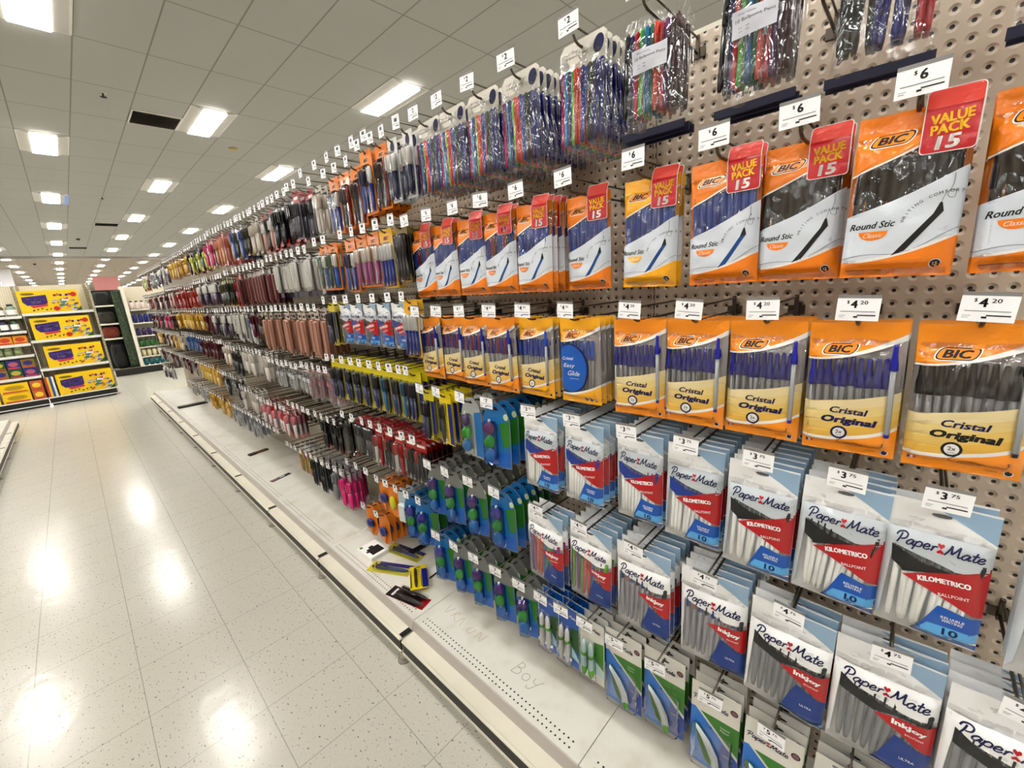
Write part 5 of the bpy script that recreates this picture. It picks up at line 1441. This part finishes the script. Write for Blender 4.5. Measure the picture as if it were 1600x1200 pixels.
lay('loose_yellow', .905, 1.840, -2.92 + PI, 'yellow card of a dark pen lying behind the white box', 'pen_card')
lay('loose_yellow', .765, 1.775, -2.66 + PI, 'yellow card of a grey pen lying in front of the white box', 'pen_card')
lay('loose_bright', .885, 1.560, -.55 + PI * 0 , 'bright yellow card fallen across the other cards on the deck', 'pen_card', lift=.022)
lay('loose_red', .735, 1.545, -2.9 + PI, 'black and red marker card lying nearest the deck edge', 'marker_card')
b = MB(); b.box(-.052, .052, -.068, .068, 0, .022, WHITE, .002)
t = link('stationery_box', b.mesh('stationery_box'), loc=(.824, 1.872, DZ), rot=(0, 0, .05)); tag(t, 'flat white box with a black window lying on the deck', 'box')
b = MB(); b.box(-.030, .036, -.050, .014, .0221, .0226, INK); b.box(-.012, .012, .014, .030, .0221, .0226, INK); b.box(-.040, -.030, -.016, .0, .0221, .0226, INK); link('window_panel', b.mesh('window_panel'), t)
b = MB(); b.tube([(-.036, .052, .0221), (-.036, .052, .0226)], .009, mat('leaf_green', (70, 140, 44)), 14); link('green_badge', b.mesh('green_badge'), t)
b = MB(); b.box(0, .20, -.008, .008, 0, .012, BLK, .002); b.box(0, .20, .016, .026, 0, .008, NAVY, .001)
o = link('black_rail', b.mesh('black_rail'), loc=(.93, 1.70, DZ), rot=(0, 0, -.02)); tag(o, 'black plastic rail lying under the hanging correctors', 'rail')
b = MB(); b.box(0, .12, -.022, .022, 0, .003, WHITE); b.box(0, .12, -.026, -.022, 0, .006, INK)
o = link('ticket_strip', b.mesh('ticket_strip'), loc=(.885, 1.50, DZ), rot=(0, 0, .12)); tag(o, 'white ticket strip with black edge lying on the deck', 'ticket strip')
b = MB(); b.box(-.075, .075, -.018, .018, 0, .003, INK); b.box(-.072, -.02, -.014, .014, .003, .0034, mat('rose_print', (150, 110, 130))); b.box(-.01, .03, -.005, .005, .003, .0034, WHITE)
o = link('fallen_ticket', b.mesh('fallen_ticket'), loc=(.842, 3.285, DZ), rot=(0, 0, .30)); tag(o, 'dark ticket card lying alone on the third deck panel', 'ticket')
b = MB(); b.box(-.08, .08, -.02, .02, 0, .012, mat('dark_gold', (110, 84, 30)), .002); b.box(-.08, -.02, -.021, .021, 0, .013, INK)
o = link('fallen_card', b.mesh('fallen_card'), loc=(.90, 4.02, DZ), rot=(0, 0, .2)); tag(o, 'black and gold card lying under the fourth section', 'card')
b = MB(); b.box(-.16, .16, -.05, .05, 0, .02, BLK, .003)
o = link('black_tray', b.mesh('black_tray'), loc=(.90, 6.78, DZ)); tag(o, 'low black tray across the far deck', 'tray')

# ------------------------------------------------------------------ cross display of painting cases, beyond the aisle end
FY = 10.1
GRID = pegboard_mat('cream_grid', (222, 212, 184), 0.0254, .0035, .006)
def gridmat_x():
    m = bpy.data.materials.new('cream_grid_x'); m.use_nodes = True
    nt = m.node_tree; b_ = nt.nodes['Principled BSDF']; b_.inputs['Roughness'].default_value = .5
    ge = nt.nodes.new('ShaderNodeNewGeometry'); sx = nt.nodes.new('ShaderNodeSeparateXYZ'); nt.links.new(ge.outputs['Position'], sx.inputs[0])
    def c_(s_, p=.0254):
        a = nmath(nt, 'FRACT', nmath(nt, 'DIVIDE', nmath(nt, 'ADD', s_, 10 * p), p)); return nmath(nt, 'MULTIPLY', nmath(nt, 'SUBTRACT', a, .5), p)
    a, c = c_(sx.outputs['X']), c_(sx.outputs['Z'])
    d = nmath(nt, 'SQRT', nmath(nt, 'ADD', nmath(nt, 'MULTIPLY', a, a), nmath(nt, 'MULTIPLY', c, c)))
    mx = nt.nodes.new('ShaderNodeMix'); mx.data_type = 'RGBA'; nt.links.new(nmath(nt, 'LESS_THAN', d, .0042), mx.inputs['Factor'])
    mx.inputs['A'].default_value = lin((226, 216, 190)); mx.inputs['B'].default_value = lin((90, 80, 64)); nt.links.new(mx.outputs['Result'], b_.inputs['Base Color'])
    return m
GX = gridmat_x()
def cross_section(x0, x1, y, shelves, top, label, base=True, depth=.42, group=None):
    t = link('gondola_section', None, loc=((x0 + x1) / 2, y, 0)); tag(t, label, 'shelving', group)
    ox, oy = -(x0 + x1) / 2, -y
    def P(n, mbx):
        mbx.v = [(v[0] + ox, v[1] + oy, v[2]) for v in mbx.v]; return link(n, mbx.mesh(n), t)
    b = MB(); b.box(x0 + .002, x1 - .002, y + depth, y + depth + .02, .1, top, GX); P('back_panel', b)
    for z, dp in shelves:
        b = MB(); b.box(x0 + .003, x1 - .003, y + depth - dp, y + depth - .001, z - .02, z, CREAM); q = P('shelf', b)
        b = MB(); b.box(x0 + .003, x1 - .003, y + depth - dp - .012, y + depth - dp, z - .036, z + .004, WHITEP)
        b.v = [(v[0] + ox, v[1] + oy, v[2]) for v in b.v]; link('shelf_edge', b.mesh('shelf_edge'), q)
    b = MB(); b.box(x0 + .003, x1 - .003, y + .004, y + depth - .001, .10, .13, CREAM); P('deck', b)
    b = MB(); b.box(x0 + .002, x1 - .002, y - .012, y, .045, .122, BLK); P('black_insert', b)
    b = MB(); b.box(x0 + .002, x1 - .002, y - .016, y + .004, .030, .045, WHITEP); b.box(x0 + .002, x1 - .002, y - .016, y + .004, .122, .140, WHITEP); P('ticket_rail', b)
    b = MB(); b.box(x0 + .02, x1 - .02, y + .05, y + .07, 0, .1, BLK); P('kick_board', b)
    for xx in (x0 + .002, x1 - .042):
        b = MB(); b.box(xx, xx + .04, y + depth - .02, y + depth - .0005, .1, top, mat('slotted_upright', (206, 196, 170), .5, var=.5, scale=60)); P('upright', b)
    return t
cross_section(-.475, .345, FY, ((1.49, .32), (1.06, .34), (.60, .36)), 1.93, 'cream shelves of yellow painting cases facing the aisle', group='cross display beyond the aisle')
cross_section(-1.29, -.48, FY, ((1.46, .36), (1.23, .36), (.855, .36), (1.03, .36), (.51, .38)), 1.93, 'cream shelves of small art boxes, leftmost beyond the aisle', group='cross display beyond the aisle')
b = MB(); b.box(.345, .375, FY - .0, FY + .44, .03, .14, CREAM); b.box(.345, .372, FY + .10, FY + .44, .14, 1.93, mat('slotted_upright', (206, 196, 170)))
o = link('end_panel', b.mesh('end_panel')); tag(o, 'perforated cream end panel of the painting case display', 'shelving')
def case_mesh(w, h, d, sticker):
    c = MB(lambda x, z: -.0008); YB = mat('case_yellow', (240, 208, 24), .35, coat=.3)
    c.box(-w / 2, w / 2, 0, d, 0, h, YB)
    V = mat('case_violet', (76, 44, 130), .4); PK = mat('case_pink', (206, 80, 90), .4); GN = mat('case_green', (50, 110, 50), .4)
    c.disc(-w * .33, h * .85, w * .115, mat('case_olive', (170, 140, 20), .4), .0, h * .06)
    c.text('Crayola', -w * .33, h * .85, h * .075, GN, .001, wd=w * .17, skew=.2, bold=.02)
    c.poly([(-w * .44, h * .72), (-w * .04, h * .80), (-w * .04, h * .42), (-w * .10, h * .36), (-w * .38, h * .34), (-w * .44, h * .50)], V, .001)
    c.text('MY PAINTING', -w * .235, h * .60, h * .085, WHITE, .002, wd=w * .34, bold=.03, rot=.03); c.text('CASE', -w * .23, h * .475, h * .085, WHITE, .002, wd=w * .16, bold=.03, rot=.03)
    c.poly([(-w * .34, h * .33), (-w * .05, h * .38), (-w * .05, h * .28), (-w * .30, h * .22)], PK, .001)
    rd = random.Random(3)
    for i in range(44):
        cc = rd.choice(((60, 110, 170), (230, 230, 230), (90, 150, 200), (60, 60, 90), (200, 90, 70), (90, 140, 90), (240, 200, 60), (160, 180, 190)))
        x = w * rd.uniform(.02, .46); z = h * rd.uniform(.10, .62)
        a = rd.uniform(-.2, .5); l = w * rd.uniform(.02, .07); k_ = h * rd.uniform(.012, .045)
        c.poly([(x - l * math.cos(a), z - l * math.sin(a) - k_), (x + l * math.cos(a), z + l * math.sin(a) - k_), (x + l * math.cos(a), z + l * math.sin(a) + k_), (x - l * math.cos(a), z - l * math.sin(a) + k_)], mat('art_%d_%d_%d' % cc, cc, .4), .001 + i * .0001)
    for i, cc in enumerate(((150, 40, 60), (220, 120, 60), (90, 40, 90), (240, 200, 160), (60, 40, 90), (200, 60, 70))):
        c.disc(w * (.10 + .05 * i), h * (.76 + .03 * (i % 2)), w * .025, mat('art_%d_%d_%d' % cc, cc, .4), .006, h * .05)
    for i in range(6):
        c.disc(-w * .30 + i * w * .07, h * (.12 + .03 * (i % 3)), w * .022, GN if i % 2 else mat('art_grey', (70, 80, 70)), .001, h * .03, rot=.6)
    if sticker:
        for x, z in ((.42, .78), (.08, .16)):
            c.disc(w * x, h * z, w * .055, mat('case_sticker', (206, 50, 50), .4), .007, h * .10)
    c.poly([(w * .38, 0.001), (w * .499, .001), (w * .499, h * .22)], GN, .0055)
    return c
CM = [case_mesh(.68, .35, .10, True).mesh('painting_case'), case_mesh(.68, .35, .10, False).mesh('painting_case')]
for (x, z, m_, y, lab) in ((-.13, 1.491, 0, .13, 'big yellow painting case on the top shelf'), (-.08, 1.061, 0, .12, 'big yellow painting case on the second shelf'), (-.03, .601, 1, .10, 'big yellow painting case on the third shelf'), (0.0, .131, 1, .04, 'big yellow painting case on the bottom deck')):
    o = link('painting_case', CM[m_], loc=(x, FY + y, z)); tag(o, lab + ' of the cross display', 'painting case', 'yellow painting cases')
    if z < .9:
        o.location.x += .0
        c2 = link('painting_case', CM[m_], loc=(x - .004, FY + y + .115, z)); tag(c2, lab + ', standing behind the front one', 'painting case', 'yellow painting cases')
b = MB(); MC = [mat('art_%d_%d_%d' % c, c, .4) for c in ((200, 90, 70), (240, 200, 60), (60, 110, 170), (230, 230, 230))]
for i in range(4): b.box(-.055 + i * .027, -.030 + i * .027, 0, .10, .0, .33, MC[i])
o = link('marker_box', b.mesh('marker_box'), loc=(-.415, FY + .05, .131)); tag(o, 'upright box of striped colours left of the bottom painting case', 'box')
# left bay goods
def crate(name, x, y, z, w_, d_, h_, c, c2, label, cat, group, txt=None):
    b = MB(lambda a, q: -.001); b.box(-w_ / 2, w_ / 2, 0, d_, 0, h_, mat('art_%d_%d_%d' % c, c, .4))
    o = link(name, b.mesh(name), loc=(x, y, z)); tag(o, label, cat, group)
    q = MB(lambda a, q_: -.0012); q.disc(0, h_ * .55, w_ * .36, mat('art_%d_%d_%d' % c2, c2, .4), 0, h_ * .26)
    q.poly([(-w_ * .45, h_ * .06), (w_ * .45, h_ * .06), (w_ * .40, h_ * .2), (-w_ * .42, h_ * .22)], mat('art_%d_%d_%d' % (200, 90, 70), (200, 90, 70), .4), 0)
    if txt: q.text(txt, 0, h_ * .55, h_ * .16, mat('art_grey', (70, 80, 70)), .001, wd=w_ * .5, skew=.2)
    link('printed_label', q.mesh('printed_label'), o)
    return o
def jar(x, y, z, r, h_, body, lid, label, group):
    t = link('paint_jar', None, loc=(x, y, z)); tag(t, label, 'jar', group)
    b = MB(); b.tube([(0, 0, 0), (0, 0, h_ * .7), (0, 0, h_ * .8), (0, 0, h_ * .86)], [r, r, r * .7, r * .5], mat('art_%d_%d_%d' % body, body, .25, coat=.6), 12); link('body', b.mesh('body'), t)
    b = MB(); b.tube([(0, 0, h_ * .82), (0, 0, h_)], [r * .62, r * .6], mat('art_%d_%d_%d' % lid, lid, .4), 12); link('lid', b.mesh('lid'), t)
    b = MB(); b.tube([(0, 0, h_ * .15), (0, 0, h_ * .55)], r * 1.02, WHITE, 12, False); link('label', b.mesh('label'), t)
for i in range(7):
    jar(-1.22 + i * .105, FY + .13, 1.232, .045, .20, ((80, 110, 80), (110, 80, 50), (60, 50, 90))[i % 3], BK, '%s jar from the left on the lower jar shelf' % ORD[i], 'paint jars')
for i in range(6):
    jar(-1.20 + i * .125, FY + .15, 1.461, .055, .19, ((170, 190, 150), (120, 110, 60), (150, 170, 150))[i % 3], (50, 70, 50), '%s jar from the left on the upper jar shelf' % ORD[i], 'paint jars')
for i in range(5): crate('crayon_box', -1.20 + i * .155, FY + .10, 1.031, .145, .12, .13, (236, 170, 60), (214, 90, 60), '%s orange and yellow box from the left under the jars' % ORD[i], 'box', 'orange crayon boxes')
for i in range(4):
    for j in range(2):
        t = link('chalk_tub', None, loc=(-.62 - i * .10 - .02, FY + .12, .856 + j * .081)); tag(t, '%s pale green tub from the right, %s layer' % (ORD[i], ('lower', 'upper')[j]), 'tub', 'pale green tubs')
        b = MB(); b.tube([(0, 0, 0), (0, 0, .07)], .045, mat('tub_green', (150, 160, 120), .4), 14); link('tub', b.mesh('tub'), t)
        b = MB(); b.tube([(0, 0, .07), (0, 0, .078)], .046, mat('tub_lid', (190, 196, 170), .4), 14); link('lid', b.mesh('lid'), t)
for i in range(5):
    for j in range(2):
        crate('paint_set', -1.20 + i * .155, FY + .08, .511 + j * .142, .145, .14, .14, ((40, 100, 60), (60, 60, 140), (150, 130, 60))[(i + j) % 3], ((190, 180, 90), (190, 110, 130), (80, 60, 140))[(i + j) % 3], '%s paint set from the left, %s layer of the lower shelf' % (ORD[i], ('bottom', 'top')[j]), 'box', 'paint sets')
for i, x in enumerate((-1.13, -.80)):
    for j in range(2):
        crate('crayon_box', x, FY + .03, .131 + j * .155, .30, .14, .15, (244, 206, 20), (200, 170, 20), 'yellow crayon box, %s, %s of two on the bottom deck' % (('left', 'right')[i], ('lower', 'upper')[j]), 'box', 'yellow crayon boxes', 'Crayola')
for j in range(2):
    crate('marker_box', -.565, FY + .03, .131 + j * .155, .13, .14, .15, (206, 120, 70), (240, 210, 70), 'orange marker box beside the crayon boxes, %s of two' % ('lower', 'upper')[j], 'box', 'orange marker boxes')

# ------------------------------------------------------------------ dark bag shelves and the bottle shelves behind
BY = 12.6
t = link('bag_shelving', None, loc=(.7, BY, 0)); tag(t, 'shelves of dark bags with a grey-green net, beyond the painting cases', 'shelving')
def P(n, b_, par=t, o_=(-.7, -BY, 0)):
    b_.v = [(v[0] + o_[0], v[1] + o_[1], v[2]) for v in b_.v]; return link(n, b_.mesh(n), par)
b = MB(); b.box(.44, .955, BY + .45, BY + .47, .17, 1.90, mat('shelf_dark', (40, 44, 36), .6)); P('back_panel', b)
for z in (1.57, 1.18, .86):
    b = MB(); b.box(.44, .76, BY + .06, BY + .449, z - .03, z, CREAM); P('shelf', b)
b = MB(); b.box(.48, 1.8, BY + .0, BY + .03, .02, .165, BLK); P('base_board', b)
b = MB(); b.box(.46, .955, BY + .03, BY + .449, .15, .17, mat('deck_grey', (150, 146, 134), .5)); P('deck', b)
b = MB()
NETM = mat('grey_green_net', (92, 108, 84), .7, var=.6, scale=24)
vs = []; n = 26
for j in range(n + 1):
    for i in range(9):
        vs.append((.765 + .15 * i / 8 , BY + .05 + .05 * i / 8 + .02 * math.sin(i * 1.7 + j * .6), .20 + 1.68 * j / n))
b.add(vs, [(j * 9 + i, j * 9 + i + 1, j * 9 + i + 10, j * 9 + i + 9) for j in range(n) for i in range(8)], NETM, True)
q = P('net', b); q.modifiers.new('thickness', 'SOLIDIFY').thickness = .004
b = MB(); b.box(.925, .985, BY + .03, BY + .449, .165, 1.95, CREAM); P('side_post', b)
def bag(x, z, rx, rz_, c, label, squash=.16):
    t2 = link('sports_bag', None, loc=(x, BY + .24, z)); tag(t2, label, 'bag', 'bags on the dark shelves')
    b = MB(); m_ = mat('bag_%d_%d_%d' % c, c, .7, crinkle=.4, scale=12)
    prof = []
    for j in range(11):
        ph = PI * j / 10 - PI / 2
        prof.append((math.copysign(abs(math.cos(ph)) ** .5, 1), math.sin(ph)))
    vs = []; N_ = 20
    for r_, h_ in prof:
        for i in range(N_):
            a = 2 * PI * i / N_; ca, sa = math.cos(a), math.sin(a)
            vs.append((rx * r_ * math.copysign(abs(ca) ** .7, ca), squash * r_ * math.copysign(abs(sa) ** .7, sa), rz_ + rz_ * math.copysign(abs(h_) ** .8, h_)))
    b.add(vs, [(j * N_ + i, j * N_ + (i + 1) % N_, (j + 1) * N_ + (i + 1) % N_, (j + 1) * N_ + i) for j in range(10) for i in range(N_)], m_, True)
    link('bag_body', b.mesh('bag_body'), t2)
    b = MB(); b.tube([(-rx * .5, -squash * .98, rz_ * 1.2), (-rx * .4, -squash * 1.05, rz_ * 1.7), (rx * .4, -squash * 1.05, rz_ * 1.7), (rx * .5, -squash * .98, rz_ * 1.2)], .008, m_, 6); link('handle', b.mesh('handle'), t2)
bag(.60, 1.571, .14, .145, (34, 32, 30), 'round black bag on the top dark shelf')
bag(.60, 1.181, .15, .13, (60, 60, 48), 'dark olive bag on the second dark shelf')
bag(.61, .861, .145, .125, (130, 60, 34), 'rust brown bag on the third dark shelf')
bag(.64, .171, .13, .29, (22, 24, 26), 'tall black bag standing on the bottom deck')
t = link('bottle_shelving', None, loc=(1.35, BY, 0)); tag(t, 'cream shelves of drink bottles right of the bag shelves', 'shelving')
b = MB(); b.box(.99, 1.78, BY + .43, BY + .45, .17, 1.95, GX); P('back_panel', b, t, (-1.35, -BY, 0))
LV = ((1.44, (226, 210, 206), BK, 'white and pink'), (1.145, (34, 40, 130), (40, 50, 150), 'blue'), (.855, (70, 34, 110), (60, 30, 90), 'purple'), (.60, (50, 120, 50), BK, 'green'), (.385, (224, 214, 180), (190, 180, 150), 'cream'), (.175, (30, 130, 140), (30, 110, 130), 'teal'))
for z, c, lid, w_ in LV:
    if z > .2:
        b = MB(); b.box(.99, 1.78, BY + .10, BY + .429, z - .025, z, CREAM); P('shelf', b, t, (-1.35, -BY, 0))
for z, c, lid, w_ in LV:
    for i in range(8):
        h_ = .17 if z not in (1.44, 1.145) else .19
        t2 = link('drink_bottle', None, loc=(1.05 + i * .095, BY + .16, z + .0005)); tag(t2, '%s %s bottle from the left on its shelf' % (ORD[i], w_), 'bottle', w_ + ' bottles')
        b = MB(); b.tube([(0, 0, 0), (0, 0, h_ * .75), (0, 0, h_ * .84)], [.038, .040, .026], mat('art_%d_%d_%d' % c, c, .3, coat=.4), 12); link('body', b.mesh('body'), t2)
        b = MB(); b.tube([(0, 0, h_ * .82), (0, 0, h_)], [.026, .022], mat('art_%d_%d_%d' % lid, lid, .3), 10); link('lid', b.mesh('lid'), t2)
# farther back
b = MB(); b.box(-2.25, -1.75, 39.8, 40.3, 0, CZ, mat('column_white', (236, 236, 240), .6)); struct('trim_2', b)
t = link('hanging_banner', None, loc=(2.25, 40, 2.55)); tag(t, 'pale red banner hanging far down the store', 'banner')
b = MB(); b.box(-.55, .75, 0, .02, 0, 1.15, mat('banner_rose', (204, 150, 146), .7)); link('banner_cloth', b.mesh('banner_cloth'), t)
b = MB(); b.tube([(-.5, .01, 1.15), (-.5, .01, CZ - 2.55)], .006, STEEL, 5); b.tube([(.7, .01, 1.15), (.7, .01, CZ - 2.55)], .006, STEEL, 5); link('wires', b.mesh('wires'), t)
for i, (x0, x1, y, h_, c) in enumerate(((-4.5, -1.6, 14.5, 1.9, (206, 200, 186)), (2.4, 6.0, 14.8, 1.9, (206, 200, 186)), (-5, -1.0, 19, 1.7, (190, 186, 176)), (.4, 5.5, 20, 1.7, (196, 190, 180)), (-6, 6, 27, 1.6, (186, 180, 170)), (-8, 8, 38, 1.7, (186, 176, 164)), (-10, 10, 55, 1.8, (190, 180, 170)))):
    b = MB(); b.box(x0, x1, y, y + .04, .16, h_, mat('far_panel_%d' % i, c, .6)); b.box(x0, x1, y - .4, y + .4, 0, .16, CREAM)
    t = link('far_fixture', None); tag(t, '%s low cream fixture across the store behind the bottles' % ORD[i], 'shelving', 'far fixtures')
    link('panel', b.mesh('panel'), t)
    b = MB(); rd = random.Random(i)
    for z in (.55, .95, 1.35):
        b.box(x0, x1, y - .33, y - .001, z, z + .02, CREAM)
    link('shelves', b.mesh('shelves'), t)
print('total objects', len(bpy.data.objects))

b = MB(); b.box(.545, .665, 15.35, 16.55, CZ - .012, CZ - .0005, mat('pale_blue', (150, 184, 240), .4))  # thin pale blue slab just under the ceiling
o = link('blue_rectangle', b.mesh('blue_rectangle')); tag(o, 'small pale blue rectangle beside a lamp straight over the aisle', 'ceiling panel')
